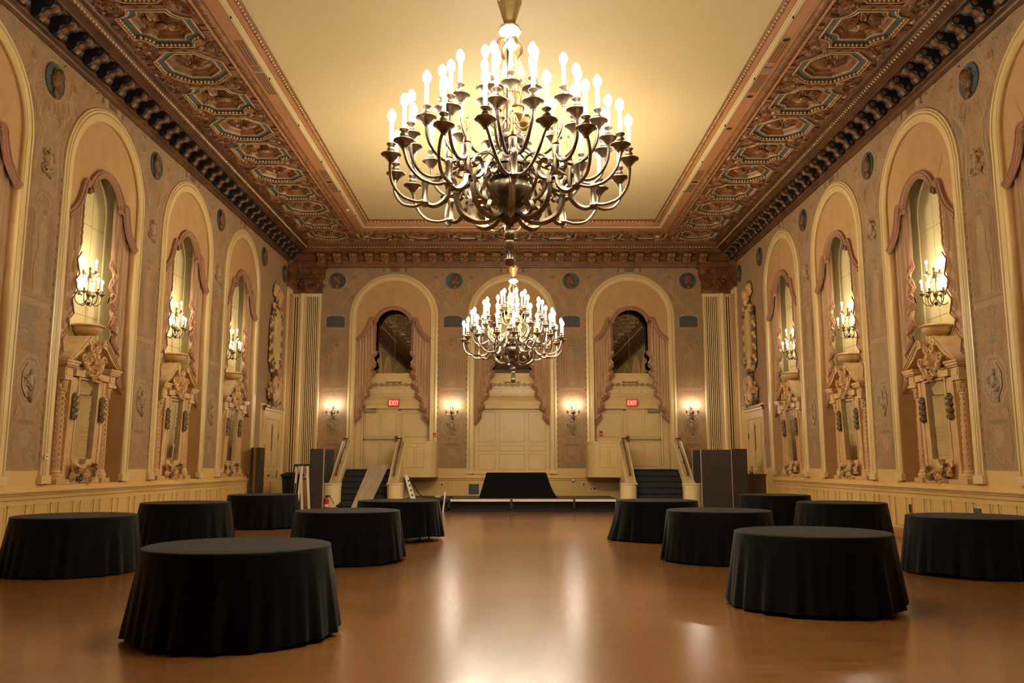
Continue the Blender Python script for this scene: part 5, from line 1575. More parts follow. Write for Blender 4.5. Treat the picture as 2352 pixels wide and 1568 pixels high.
# ================================================================ CORNER PILASTERS
trim_pil = {}
for s, sd in ((-1, 'left'), (1, 'right')):
    trim_n += 1
    t = tag(empty(f'trim_{trim_n}', (s * XW, YB, 0), 0), f'fluted corner pilaster with dark carved capital, {sd} corner', 'pilaster', kind='structure')
    mb = MB()
    def bx(a, b, y0, y1, z0, z1, mi=0):
        a, b = sorted((-s * a, -s * b)); mb.box(a, b, y0, y1, z0, z1, mi)
    # distances a measured from the corner along the end wall
    bx(0.46, 1.06, -0.10, 0, 1.0, 7.62)
    n = 7; z0, z1 = 1.15, 7.50
    bx(0.44, 1.08, -0.13, -0.09, 7.50, 7.62); bx(0.44, 1.08, -0.14, -0.09, 1.0, 1.15)
    bx(0.46, 0.52, -0.16, -0.09, z0, z1); bx(1.00, 1.06, -0.16, -0.09, z0, z1)
    for k in range(n): bx(0.52 + 0.0686 * (k + 0.5) - 0.016, 0.52 + 0.0686 * (k + 0.5) + 0.016, -0.16, -0.09, z0, z1)
    bx(0.52, 1.0, -0.105, -0.099, z0, z1, 1)
    mb.lathe([(0.10, 1.0), (0.10, 8.0)], 16, (-s * 0.36, -0.10, 0))
    bx(0.05, 0.27, -0.10, 0, 1.0, 7.62); bx(0.07, 0.10, -0.14, -0.09, 1.0, 7.60); bx(0.23, 0.27, -0.14, -0.09, 1.0, 7.6); bx(0.15, 0.18, -0.14, -0.09, 1.0, 7.6)
    bx(0.10, 0.23, -0.105, -0.099, 1.15, 7.5, 1)
    # return on the side wall
    a, b = sorted((0, -s * 0.05))
    mb.box(a, b, -0.85, -0.08, 1.0, 7.72)
    a, b = sorted((-s * 0.05, -s * 0.055)); mb.box(a, b, -0.68, -0.25, 1.15, 7.55, 2)
    obj('fluted_shaft', mb, t, mats=[m_ivory, m_dkwood, m_tan])
    cp = MB(); r = random.Random(31)
    def cbx(a, b, y0, y1, z0, z1):
        a, b = sorted((-s * a, -s * b)); cp.box(a, b, y0, y1, z0, z1)
    cbx(0.0, 1.08, -0.22, 0, 7.62, 8.15); cbx(0.0, 1.14, -0.30, 0, 8.15, 8.30); cbx(0.0, 1.16, -0.34, 0, 8.30, 8.62); cbx(0.0, 1.25, -0.40, 0, 8.55, 8.75)
    a, b = sorted((0, -s * 0.22)); cp.box(a, b, -0.95, 0, 7.72, 8.7)
    for k in range(26): cp.leaf((-s * r.uniform(0.1, 1.0), r.uniform(7.68, 8.1)), PI / 2 + r.uniform(-0.7, 0.7), r.uniform(0.15, 0.3), 0.06, -0.22, 0.08, 0, r.uniform(-0.8, 0.8))
    for k in range(5): cp.box(-s * (0.3 + 0.17 * k) - 0.05, -s * (0.3 + 0.17 * k) + 0.05, -0.37, -0.33, 8.34, 8.54)
    obj('carved_capital', cp, t, mats=m_bronze)
    vo = MB(); vo.volute((-s * 0.42, 8.02), 0.10, 0, 1.6, 0.035, -0.30, s); vo.volute((-s * 0.98, 8.04), 0.08, 0, 1.6, 0.03, -0.28, -s); vo.ball((-s * 0.42, -0.33, 8.02), 0.035, 8, 6)
    obj('capital_volute', vo, t, mats=m_bust)

# ================================================================ DOORS
def raised(mb, a, b, c, d, y, mi=0):
    mb.box(a, b, y - 0.012, y, c, d, mi); mb.box(a + 0.03, b - 0.03, y - 0.02, y, c + 0.03, d - 0.03, mi)
    for (p, q, r_, t_) in ((a - 0.008, a + 0.002, c, d), (b - 0.002, b + 0.008, c, d), (a, b, c - 0.008, c + 0.002), (a, b, d - 0.002, d + 0.008)):
        mb.box(p, q, y - 0.013, y, r_, t_, mi + 1)
for k, (xc, s, sd) in enumerate(((-4.3, 1, 'left'), (4.3, -1, 'right'))):
    t = tag(empty(f'door_{k + 1}', (xc, YB + 0.17, 0)), f'cream panelled exit door with panic bar in the {sd} arch of the end wall', 'door', kind='structure')
    mb = MB(); X = lambda u: s * u
    a, b = sorted((X(-1.06), X(0.18)))
    mb.box(a, b, 0.19, 0.24, 1.31, 3.40)
    for (p, q) in ((-1.00, -0.50), (-0.42, 0.10)):
        p2, q2 = sorted((X(p), X(q)))
        raised(mb, p2, q2, 2.46, 3.32, 0.19); raised(mb, p2, q2, 1.40, 2.26, 0.19)
    fr = MB()
    for (p, q) in ((-1.14, -1.07), (0.19, 0.25)):
        p2, q2 = sorted((X(p), X(q))); fr.box(p2, q2, 0.15, 0.3, 1.3, 3.44)
    p2, q2 = sorted((X(-1.14), X(0.25))); fr.box(p2, q2, 0.15, 0.3, 3.40, 3.45)
    obj('door_leaf', mb, t, mats=[m_cream, m_cream_d]); obj('door_frame', fr, t, mats=m_cream)
    gp = MB(); p2, q2 = sorted((X(0.182), X(0.19))); gp.box(p2, q2, 0.2, 0.22, 1.31, 3.4); p2, q2 = sorted((X(-1.07), X(-1.06))); gp.box(p2, q2, 0.2, 0.22, 1.31, 3.4)
    obj('door_gap', gp, t, mats=m_dkwood)
    pb = MB(); pb.tube([(X(-1.05), 0.12, 2.37), (X(0.12), 0.12, 2.37)], 0.026, 8)
    obj('panic_bar', pb, t, mats=m_alu)
    pe = MB(); p2, q2 = sorted((X(0.08), X(0.17))); pe.box(p2, q2, 0.09, 0.19, 2.28, 2.48); p2, q2 = sorted((X(-1.06), X(-1.02))); pe.box(p2, q2, 0.1, 0.19, 2.33, 2.41)
    obj('bar_latch', pe, t, mats=m_brassd)
    dc = MB(); p2, q2 = sorted((X(-1.0), X(-0.62))); dc.box(p2, q2, 0.06, 0.17, 3.33, 3.42); dc.tube([(X(-0.85), 0.08, 3.45), (X(-0.6), 0.05, 3.46), (X(-0.5), 0.16, 3.44)], 0.012, 5)
    obj('door_closer', dc, t, mats=m_brass)
    th = MB(); p2, q2 = sorted((X(-1.1), X(0.2))); th.box(p2, q2, 0.1, 0.25, 1.30, 1.325); obj('threshold', th, t, mats=m_alu)
    # exit sign fixed to the lintel above
    sg = tag(empty('exit_sign', (xc + 0.03, YB + 0.20, 3.665)), f'lit red exit sign above the {sd} end door', 'sign', 'exit signs')
    hb = MB(); hb.box(-0.195, 0.195, -0.05, 0.10, -0.135, 0.135); obj('sign_housing', hb, sg, mats=m_strip)
    fc = MB(); fc.box(-0.175, 0.175, -0.056, -0.045, -0.105, 0.105); obj('sign_face', fc, sg, mats=m_redem)
    lt = MB(); y0, y1 = -0.064, -0.055; h = 0.075; w = 0.02
    def seg(x0, z0, x1, z1):
        dx, dz = x1 - x0, z1 - z0; L_ = math.hypot(dx, dz); nx, nz = -dz / L_ * w / 2, dx / L_ * w / 2
        lt.prism([(x0 + nx, z0 + nz), (x1 + nx, z1 + nz), (x1 - nx, z1 - nz), (x0 - nx, z0 - nz)], y0, y1)
    x = -0.145
    seg(x, -h, x, h); seg(x, h - 0.01, x + 0.06, h - 0.01); seg(x, 0, x + 0.05, 0); seg(x, -h + 0.01, x + 0.06, -h + 0.01)
    seg(-0.06, -h, 0.02, h); seg(-0.06, h, 0.02, -h); seg(0.06, -h, 0.06, h); seg(0.125, -h, 0.125, h); seg(0.09, h - 0.01, 0.16, h - 0.01)
    obj('exit_lettering', lt, sg, mats=m_redltr)
for k, (x, rz, s, sd, y) in enumerate(((-XW, PI / 2, 1, 'left', 27.9), (XW, -PI / 2, -1, 'right', 27.55))):
    t = tag(empty(f'door_{k + 3}', (x, y, 0), rz), f'cream panelled door in the {sd} wall under the carved trophy', 'door', kind='structure')
    fr = MB(); hw = 0.78
    fr.box(-hw - 0.2, -hw, -0.05, 0.02, 0, 2.95); fr.box(hw, hw + 0.2, -0.05, 0.02, 0, 2.95); fr.box(-hw - 0.2, hw + 0.2, -0.05, 0.02, 2.95, 3.2)
    fr.run([(0, 3.36), (-0.13, 3.36), (-0.13, 3.32), (-0.08, 3.28), (-0.08, 3.22), (-0.05, 3.2)], 'x', -hw - 0.26, hw + 0.26); fr.box(-hw - 0.26, hw + 0.26, -0.13, 0, 3.34, 3.37)
    obj('door_frame', fr, t, mats=m_cream)
    lf = MB(); lf.box(-hw, hw, -0.02, 0.02, 0.02, 2.95)
    for (p, q) in ((-hw + 0.1, -0.08), (0.08, hw - 0.1)):
        for (c, d) in ((0.2, 0.9), (1.05, 1.25), (1.4, 2.8)): raised(lf, p, q, c, d, -0.02)
    obj('door_leaf', lf, t, mats=[m_cream, m_cream_d])
    kn = MB(); kn.ball((-s * 0.35, -0.09, 1.12), 0.035, 10, 8); kn.lathe([(0, -0.07), (0.015, -0.07), (0.05, -0.03), (0.05, -0.02)], 12, (-s * 0.35, 0, 1.12), axis='y')
    obj('door_knob', kn, t, mats=m_brass)
    bo = MB(); bo.box(-0.02, 0.02, -0.04, -0.02, 1.9, 2.75); bo.box(s * (hw - 0.03) - 0.02, s * (hw - 0.03) + 0.02, -0.05, -0.02, 2.3, 2.5); bo.box(s * (hw - 0.03) - 0.02, s * (hw - 0.03) + 0.02, -0.05, -0.02, 1.0, 1.25)
    obj('door_bolt', bo, t, mats=m_brass)

# ================================================================ STAIRS TO THE END DOORS
def make_stairs(s, label):
    root = tag(empty('staircase', (0, 0, 0)), label, 'stairs', 'carpeted stairs to the end doors')
    X = lambda u: s * u          # u measured positive toward the middle of the room when s = 1 (left stair)
    def bx(mb, a, b, *r, mi=0):
        a, b = sorted((s * a, s * b)); mb.box(a, b, *r, mi)
    st = MB(); n = 7; rise = 1.30 / n; tr = 0.27; y0 = 28.4
    prof = [(YB + 0.2, 0.0)]
    yy = y0 - (n - 1) * tr
    prof.append((yy, 0.0))
    for k in range(n):
        z = rise * (k + 1)
        prof += [(yy + 0.02, z - 0.03), (yy - 0.015, z - 0.025), (yy - 0.015, z)]
        yy += tr
    prof.append((YB + 0.2, 1.30))
    a, b = sorted((s * -5.58, s * -3.97)); st.prism_x(prof, a, b)
    obj('carpeted_steps', st, root, mats=m_carpet)
    ld = MB(); bx(ld, -3.99, -2.9, 29.1, YB + 0.1, 1.12, 1.30)
    obj('landing', ld, root, mats=m_carpet)
    for u, nr, shift, w in ((-5.72, 0.30, -0.02, 'outer'), (-3.84, 0.26, 0.13, 'inner')):
        ba = MB()
        top = spline([(29.35, 2.28), (29.15, 2.24), (28.9, 2.08), (28.2, 1.58), (27.6, 1.14), (27.35, 0.97), (27.15, 0.89), (26.95, 0.87)], 5)
        low = [(26.95, 0.0), (29.35, 0.0)]
        th = 0.125
        P_ = top + low
        a, b = sorted((s * (u - th), s * (u + th))); ba.prism_x(P_, a, b)
        # cap following the slope, a little wider
        cap = top + [(y, z - 0.06) for y, z in reversed(top)]
        a, b = sorted((s * (u - th - 0.03), s * (u + th + 0.03))); ba.prism_x(cap, a, b)
        # rounded newel
        cx = s * (u + shift)
        ba.lathe([(0, 0.0), (nr, 0.0), (nr, 0.82), (nr + 0.015, 0.83), (nr + 0.015, 0.86), (nr - 0.03, 0.875), (0, 0.875)], 28, (cx, 27.0, 0))
        # flaring web between wall and newel
        for sg in (-1, 1):
            q = [(s * (u + sg * th), 28.3), (s * (u + sg * th), 27.0), (cx + s * sg * nr * 0.98, 27.0), (cx + s * sg * nr * 0.75, 27.35), (s * (u + sg * (th + 0.02)), 27.9)]
            ba.prism_z(q, 0.0, 0.86)
        o = obj('balustrade', ba, root, mats=m_ivory)
        sk = MB(); sk.lathe([(nr + 0.012, 0.0), (nr + 0.012, 0.13), (nr, 0.14)], 28, (cx, 27.0, 0)); obj('skirting', sk, o, mats=m_strip)
        hr = MB()
        hp = [(29.28, 2.36), (29.0, 2.30), (28.2, 1.75), (27.5, 1.23), (27.38, 1.12)]
        hu = s * (u + 0.02)
        hr.tube([(s * (u - 0.16), 29.28, 2.36)] + [(hu, y, z) for y, z in hp], 0.026, 8)
        for y, z in ((28.8, 2.12), (28.1, 1.64), (27.55, 1.22)): hr.tube([(hu, y, z + 0.02), (hu, y, z - 0.14)], 0.012, 6)
        obj('handrail', hr, o, mats=m_rail)
    # panelled balcony front with a rounded end
    bc = MB()
    o_ = [(-3.72, 28.92), (-3.0, 28.92)] + [(-2.98 + 0.36 * math.sin(PI / 2 * k / 8), 29.28 - 0.36 * math.cos(PI / 2 * k / 8)) for k in range(9)] + [(-2.62, YB - 0.02), (-2.80, YB - 0.02), (-2.80, 29.3), (-3.0, 29.1), (-3.72, 29.1)]
    bc.prism_z([(s * x, y) for x, y in o_], 1.06, 2.20)
    o2 = [(-3.72, 28.90), (-3.0, 28.90)] + [(-2.98 + 0.38 * math.sin(PI / 2 * k / 8), 29.28 - 0.38 * math.cos(PI / 2 * k / 8)) for k in range(9)] + [(-2.60, YB - 0.02), (-2.80, YB - 0.02), (-2.80, 29.3), (-3.0, 29.1), (-3.72, 29.1)]
    bc.prism_z([(s * x, y) for x, y in o2], 2.18, 2.25); bc.prism_z([(s * x, y) for x, y in [q_ for q_ in o2[:10]] + [(-2.60, YB - 0.02), (-3.72, YB - 0.02)]], 1.03, 1.075)
    fl_ = [(-3.72, 28.92), (-3.0, 28.92)] + [(-2.98 + 0.36 * math.sin(PI / 2 * k / 8), 29.28 - 0.36 * math.cos(PI / 2 * k / 8)) for k in range(9)] + [(-2.62, YB - 0.02), (-3.72, YB - 0.02)]
    for (p, q) in ((-3.62, -3.36), (-3.28, -3.02)):
        a, b = sorted((s * p, s * q))
        bc.box(a, b, 28.905, 28.93, 1.36, 2.06); bc.box(a + 0.03, b - 0.03, 28.895, 28.91, 1.39, 2.03); bc.box(a - 0.012, b + 0.012, 28.914, 28.93, 1.348, 2.072, 1)
    obj('balcony_front', bc, root, mats=[m_cream, m_cream_d])
    return root
make_stairs(1, 'dark carpeted stairs with cream balustrades up to the left end door')
make_stairs(-1, 'dark carpeted stairs with cream balustrades up to the right end door')
rp = MB()
q0 = [(-5.05, 26.45, 0.0), (-4.50, 26.45, 0.0), (-4.16, 28.55, 1.42), (-4.82, 28.55, 1.42)]
rp.hexa(q0, [(x, y, z + 0.035) for x, y, z in q0])
tag(obj('plywood_ramp', rp, mats=m_ply), 'grey plywood sheet laid as a ramp over the left stairs', 'ramp')

# ================================================================ STAGE
def stage(x0, x1, y0, y1, label, front=True):
    t = tag(empty('stage_platform', ((x0 + x1) / 2, y0, 0)), label, 'stage platform', 'low stage platforms')
    w = (x1 - x0) / 2 - 0.006; d = y1 - y0
    mb = MB(); mb.box(-w, w, 0.0, d, 0.385, 0.41); obj('deck_top', mb, t, mats=m_deck)
    if front:
        mb = MB(); mb.box(-w + 0.03, w - 0.03, -0.012, 0.02, 0.315, 0.388); obj('edge_strip', mb, t, mats=m_white)
    mb = MB()
    for u in (-w, w - 0.04):
        for y in (0.0, d - 0.04): mb.box(u, u + 0.04, y, y + 0.04, 0.0, 0.39)
        mb.box(u, u + 0.04, 0, d, 0.05, 0.09)
    mb.box(-w, w, 0.0, 0.03, 0.05, 0.08); mb.box(-w, w, 0.03, d, 0.33, 0.385); mb.box(-w, w, 0.5, 0.52, 0.0, 0.35)
    if not front: mb.box(-w, w, -0.005, 0.02, 0.30, 0.388)
    obj('steel_frame', mb, t, mats=m_blk)
stage(-1.97, -0.02, 26.67, 28.9, 'stage platform with white front edge, left of the middle, under the draped table')
stage(-0.02, 1.95, 26.67, 28.9, 'middle stage platform with white front edge under the draped table')
stage(1.95, 3.30, 26.67, 28.9, 'short stage platform with white front edge beside the right stairs')
stage(-3.35, -1.98, 26.75, 28.9, 'plain black stage platform beside the left stairs', False)
cl = MB()
def cloth_box(x0, x1, y0, y1, zt, zb, fl=0.14):
    n = 30; rows = 10; L1 = []; per = []
    for k in range(n): per.append((x0 + (x1 - x0) * k / n, y0))
    for k in range(12): per.append((x1, y0 + (y1 - y0) * k / 12))
    for k in range(n): per.append((x1 - (x1 - x0) * k / n, y1))
    for k in range(12): per.append((x0, y1 - (y1 - y0) * k / 12))
    cx, cy = (x0 + x1) / 2, (y0 + y1) / 2; N = len(per); v = []
    for r in range(rows + 1):
        t = r / rows
        for k, (x, y) in enumerate(per):
            corner = (abs(x - cx) / (x1 - x0) * 2) ** 4 * (abs(y - cy) / (y1 - y0) * 2) ** 2
            g = t * fl * (0.75 + 0.9 * corner) + 0.02 * t * math.sin(k * 0.9) + (0.10 * t ** 4 if x > x1 - 0.1 else 0)
            v.append((x + g * (x - cx) / (x1 - x0) * 2, y + g * 0.5 * (y - cy) / (y1 - y0) * 2, zt - 0.012 * (t < 0.01) * 0 - (zt - zb) * t))
    f = [(r * N + k, r * N + (k + 1) % N, (r + 1) * N + (k + 1) % N, (r + 1) * N + k) for r in range(rows) for k in range(N)]
    cl.add(v, f, 0, True); cl.add(v[:N], [list(range(N))], 0)
cloth_box(-0.82, 1.10, 27.2, 27.95, 1.205, 0.415)
tag(obj('draped_table', cl, mats=m_black), 'rectangular table under a floor-length black cloth on the stage', 'table')

# ================================================================ ROUND TABLES UNDER BLACK CLOTHS
def round_cloth(seed, hem=0.02, R=0.80, flare=None, lift=None):
    r = random.Random(seed); mb = MB()
    ns = 240; zt = 0.765
    comps = [(r.choice((17, 19)), r.uniform(0, 6.3), 0.45), (r.choice((23, 25)), r.uniform(0, 6.3), 0.6), (r.choice((33, 37)), r.uniform(0, 6.3), 0.4), (5, r.uniform(0, 6.3), 0.3)]
    rows = [(0.0, 0.0), (0.5, 0.0), (R - 0.015, 0.0), (R - 0.003, 0.003), (R + 0.003, 0.012), (R + 0.005, 0.04)]
    v = []
    for rr, dz in rows:
        for k in range(ns):
            a = 2 * PI * k / ns
            v.append((rr * math.cos(a), rr * math.sin(a), zt - dz))
    nd = 14
    for j in range(1, nd + 1):
        t = j / nd
        for k in range(ns):
            a = 2 * PI * k / ns
            w = sum(am * math.cos(fq * a + ph + 0.5 * t) for fq, ph, am in comps)
            g = 0.006 + 0.092 * t + (0.026 * t ** 1.1) * w
            if flare: g += flare[1] * t ** 2 * max(0, math.cos(a - flare[0])) ** 6
            zb = hem + 0.010 * math.sin(3 * a + comps[0][1]) + 0.006 * math.sin(7 * a)
            if lift: zb += lift[1] * max(0, math.cos(a - lift[0])) ** 8
            z = zt - 0.04 - (zt - 0.04 - max(zb, 0.006)) * t
            v.append(((R + g) * math.cos(a), (R + g) * math.sin(a), z))
    n = len(rows) + nd
    f = [(j * ns + k, j * ns + (k + 1) % ns, (j + 1) * ns + (k + 1) % ns, (j + 1) * ns + k) for j in range(n - 1) for k in range(ns)]
    mb.add(v, f, 0, True)
    return mb
def folding_table(x, y, label, rz=0.3):
    t = tag(empty('round_table', (x, y, 0), rz), label, 'table', 'round tables under the cloths')
    mb = MB(); mb.lathe([(0, 0.72), (0.76, 0.72), (0.765, 0.73), (0.765, 0.745), (0.755, 0.752), (0, 0.752)], 40); obj('tabletop', mb, t, mats=m_ply)
    lg = MB(); lg.tube([(0, 0, 0.0), (0, 0, 0.725)], 0.018, 8); lm = lg.mesh('leg', m_blk)
    for a, b in ((0.52, 0.46), (0.52, -0.46), (-0.52, 0.46), (-0.52, -0.46)): obj('leg', lm, t, (a, b, 0))
TABLES = [
    (-2.43, 7.62, 'nearest round table on the left, creased black cloth', 0.03, None, None, 0),
    (3.19, 9.10, 'nearest round table on the right, black cloth lifted a little at one side', 0.035, None, (-0.35, 0.06), 1),
    (-2.55, 13.24, 'second round table back beside the open floor on the left', 0.02, None, (-0.2, 0.05), 0),
    (3.23, 13.33, 'second round table back beside the open floor on the right', 0.02, None, None, 0),
    (-6.12, 11.95, 'round table under the nearest whole arch on the left', 0.02, None, None, 0),
    (6.32, 11.80, 'round table cut off by the right edge of the photo', 0.02, None, (-2.6, 0.03), 0),
    (-6.14, 16.02, 'middle round table of the row along the left wall', 0.02, None, None, 0),
    (6.20, 16.02, 'middle round table of the row along the right wall', 0.02, None, None, 0),
    (-5.90, 20.15, 'farthest round table along the left wall, by the tall boards', 0.035, None, (-2.5, 0.06), 1),
    (6.18, 20.0, 'farthest round table along the right wall, by the folding panels', 0.02, None, None, 0),
    (-2.24, 16.85, 'farthest inner table on the left, by the left stairs', 0.07, None, (-1.0, 0.05), 1),
    (2.88, 16.95, 'farthest inner round table on the right, cloth flaring at the floor', 0.02, (PI * 1.02, 0.10), None, 0)]
for k, (x, y, lb, hem, flr, lft, leg) in enumerate(TABLES):
    c = obj('tablecloth', round_cloth(60 + k, hem, 0.80, flr, lft), None, (x, y, 0), 0.0, m_black)
    tag(c, 'black floor-length cloth over the ' + lb.replace(', creased black cloth', '').replace(', black cloth lifted a little at one side', '').replace(', cloth flaring at the floor', ''), 'tablecloth', 'black cloths on the round tables')
    folding_table(x, y, 'round folding table under the black cloth, ' + lb.split(',')[0]) if leg else None

# ================================================================ THINGS STORED BY THE END WALL
def partition(name, label, panels, edges):
    t = tag(empty(name, (panels[0][0], panels[0][2], 0)), label, 'partition')
    ox, oy = panels[0][0], panels[0][2]
    for x0, x1, y, zt, rz in panels:
        mb = MB(); mb.box(0, x1 - x0, 0, 0.10, 0.06, zt); mb.box(0.03, x1 - x0 - 0.03, 0.02, 0.08, 0.0, 0.06)
        obj('dark_panel', mb, t, (x0 - ox, y - oy, 0), rz, m_darkpanel)
    for x, y, zt in edges:
        mb = MB(); mb.box(-0.012, 0.012, -0.012, 0.05, 0.06, zt + 0.006); obj('metal_edge', mb, t, (x - ox, y - oy, 0), 0, m_alu)
partition('folding_partition', 'tall dark folding panels with metal edges beside the right stairs', [(5.90, 6.30, 27.55, 1.93, 0.0), (5.86, 6.78, 26.12, 1.92, 0.0), (6.80, 7.30, 26.13, 1.945, 0.12)], [(5.89, 27.54, 1.93), (5.85, 26.13, 1.92), (6.79, 26.12, 1.94)])
partition('folding_partition', 'tall dark folding panels with metal edge beside the left stairs', [(-6.26, -5.83, 26.12, 1.945, 0.0), (-6.25, -5.88, 27.8, 1.955, 0.0)], [(-5.82, 26.11, 1.94)])
t = tag(empty('leaning_boards', (-7.72, 25.5, 0), -0.1), 'tall dark board with brown edge standing at the end of the left wainscot', 'boards')
mb = MB(); mb.box(-0.14, -0.06, -0.1, 0.25, 0, 1.97); mb.box(0.04, 0.15, -0.1, 0.25, 0, 1.97); obj('dark_board', mb, t, mats=m_darkpanel)
mb = MB(); mb.box(-0.06, 0.04, -0.06, 0.2, 0, 1.965); obj('brown_board', mb, t, mats=m_strip)
# black bin
t = tag(empty('waste_bin', (-6.92, 26.7, 0)), 'black waste bin with lid behind the trestle at the left corner', 'bin')
mb = MB(); mb.hexa([(-0.2, -0.2, 0), (0.2, -0.2, 0), (0.2, 0.2, 0), (-0.2, 0.2, 0)], [(-0.27, -0.26, 1.1), (0.27, -0.26, 1.1), (0.27, 0.26, 1.1), (-0.27, 0.26, 1.1)]); obj('bin_body', mb, t, mats=m_carpet)
mb = MB(); mb.box(-0.31, 0.30, -0.3, 0.3, 1.09, 1.16); mb.hexa([(-0.29, -0.28, 1.15), (0.28, -0.28, 1.15), (0.28, 0.28, 1.15), (-0.29, 0.28, 1.15)], [(-0.15, -0.18, 1.22), (0.15, -0.18, 1.22), (0.15, 0.18, 1.22), (-0.15, 0.18, 1.22)]); obj('bin_lid', mb, t, mats=m_blk)
# trestles: black bar with splayed white legs
t = tag(empty('folding_trestle', (-6.42, 26.0, 0)), 'black barred folding trestle with splayed grey-white legs by the left panels', 'trestle')
mb = MB(); mb.box(-0.27, 0.22, -0.06, 0.06, 1.42, 1.475); mb.tube([(-0.27, 0, 1.45), (-0.36, 0.05, 0.9), (-0.40, 0.1, 0.0)], 0.02, 6); mb.tube([(-0.22, 0, 0.9), (-0.30, 0.05, 0.0)], 0.02, 6)
obj('top_bar', mb, t, mats=m_blk)
lgm = MB()
lgm.hexa([(-0.035, -0.02, 0), (0.035, -0.02, 0), (0.035, 0.02, 0), (-0.035, 0.02, 0)], [(-0.035, -0.02, 1.42), (0.035, -0.02, 1.42), (0.035, 0.02, 1.42), (-0.035, 0.02, 1.42)])
lme = lgm.mesh('leg', m_white)
for x, ry, y in ((-0.02, 0.085, -0.12), (0.14, -0.075, -0.12), (-0.20, 0.06, 0.12), (-0.08, -0.06, 0.12)):
    l = obj('leg', lme, t, (x - math.sin(ry) * 1.42, y * 0.5, 0.0)); l.rotation_euler = (0, ry, 0)
# fire extinguisher
t = tag(empty('fire_extinguisher', (-5.80, 26.55, 0)), 'red fire extinguisher on the floor by the left stair newel', 'fire extinguisher')
mb = MB(); mb.lathe([(0, 0), (0.075, 0), (0.08, 0.02), (0.08, 0.36), (0.06, 0.42), (0.025, 0.45), (0, 0.45)], 16); obj('cylinder', mb, t, mats=m_red)
mb = MB(); mb.lathe([(0.0812, 0.16), (0.0812, 0.24)], 16); obj('white_band', mb, t, mats=m_white)
mb = MB(); mb.lathe([(0, 0.44), (0.03, 0.44), (0.03, 0.49), (0, 0.49)], 10); mb.box(-0.02, 0.12, -0.015, 0.015, 0.48, 0.51); mb.tube(spline([(0.03, 0, 0.47), (0.14, -0.02, 0.44), (0.2, -0.03, 0.34), (0.25, -0.04, 0.24)], 4), 0.012, 6); obj('valve_and_hose', mb, t, mats=m_blk)
# dark cabinet by the right wall
t = tag(empty('dark_cabinet', (7.55, 26.55, 0)), 'low dark brown cabinet between the folding panels and the right wall', 'cabinet')
mb = MB(); mb.box(-0.33, 0.40, 0, 0.5, 0.04, 1.12); obj('cabinet_body', mb, t, mats=m_darkpanel)
mb = MB(); mb.box(-0.36, 0.43, -0.03, 0.53, 1.12, 1.17); mb.box(-0.30, 0.37, -0.015, 0, 0.15, 1.02); obj('cabinet_front', mb, t, mats=m_rail)
mb = MB(); mb.lathe([(0, 1.17), (0.03, 1.17), (0.045, 1.2), (0.02, 1.25), (0.015, 1.36), (0.028, 1.40), (0, 1.42)], 12)
tag(obj('brass_post', mb, None, (7.58, 26.7, 0), 0, m_brass), 'short brass fitting standing on the dark cabinet by the right wall', 'fitting')
# power box leaning at the left end of the stage
t = tag(empty('power_strip', (-3.12, 26.62, 0.41), 0), 'cream multi-outlet power box leaning under the left balcony', 'power strip')
mb = MB(); mb.hexa([(-0.06, 0, 0.0), (0.10, 0, 0.0), (0.10, 0.08, 0.0), (-0.06, 0.08, 0.0)], [(-0.26, 0.02, 0.66), (-0.15, 0.02, 0.68), (-0.15, 0.09, 0.68), (-0.26, 0.09, 0.66)]); mb.box(-0.24, -0.17, 0.02, 0.08, 0.64, 0.74)
obj('box_body', mb, t, mats=m_white)
mb = MB()
for k in range(4):
    z = 0.08 + 0.15 * k; x = 0.02 - 0.27 * z
    mb.box(x - 0.03, x + 0.02, -0.004 + 0.02 * z, 0.02, z, z + 0.05)
obj('sockets', mb, t, mats=m_blk)
mb = MB(); mb.tube(spline([(-3.22, 26.74, 1.04), (-3.12, 26.78, 0.85), (-2.98, 26.82, 0.6), (-2.8, 26.9, 0.45), (-2.5, 27.06, 0.427), (-2.1, 27.3, 0.427), (-1.9, 27.6, 0.427)], 6), 0.014, 6)
tag(obj('power_cable', mb, mats=m_blk), 'black cable running from the power box along the stage', 'cable')
mb = MB(); mb.box(-0.07, 0.07, -0.03, 0.03, 0.0, 0.06); mb.tube([(-0.12, 0, 0.02), (-0.07, 0, 0.03)], 0.02, 6)
tag(obj('plug_adapter', mb, None, (-2.34, 27.02, 0.43), 0.2, m_alu), 'small grey plug adapter on the cable at the left of the stage', 'adapter')
mb = MB(); q = [(-2.17, 26.45, 0.0), (-2.13, 26.45, 0.0), (-2.13, 26.72, 0.0), (-2.17, 26.72, 0.0)]
mb.hexa(q, [(x + 0.07, y, 0.62) for x, y, z in q])
tag(obj('white_board', mb, mats=m_white), 'thin white board standing on edge at the left end of the stage', 'board')
# wall fittings
def plate(name, loc, rz, w, h, mat, dots, label, cat, group=None, dm=m_hole):
    t = tag(empty(name, loc, rz), label, cat, group)
    mb = MB(); mb.box(-w / 2, w / 2, -0.014, 0.004, -h / 2, h / 2); obj('cover_plate', mb, t, mats=mat)
    mb = MB()
    for (x, z, r) in dots: mb.lathe([(0, -0.02), (r, -0.018), (r, -0.01)], 12, (x, 0, z), axis='y')
    if dots: obj('socket_face', mb, t, mats=dm)
yo = YB - 0.002
plate('wall_outlet', (-2.48, yo, 0.76), 0, 0.13, 0.08, m_alu, [(0, 0, 0.03)], 'steel wall outlet plate, first from the left stairs above the stage', 'outlet')
plate('wall_outlet', (-2.13, yo, 0.74), 0, 0.12, 0.07, m_cream, [(0, 0, 0.015)], 'cream outlet plate under another, left of the square grille', 'outlet')
plate('wall_outlet', (-2.13, yo, 0.85), 0, 0.12, 0.07, m_cream, [(0, 0, 0.015)], 'upper cream outlet plate of the pair left of the square grille', 'outlet')
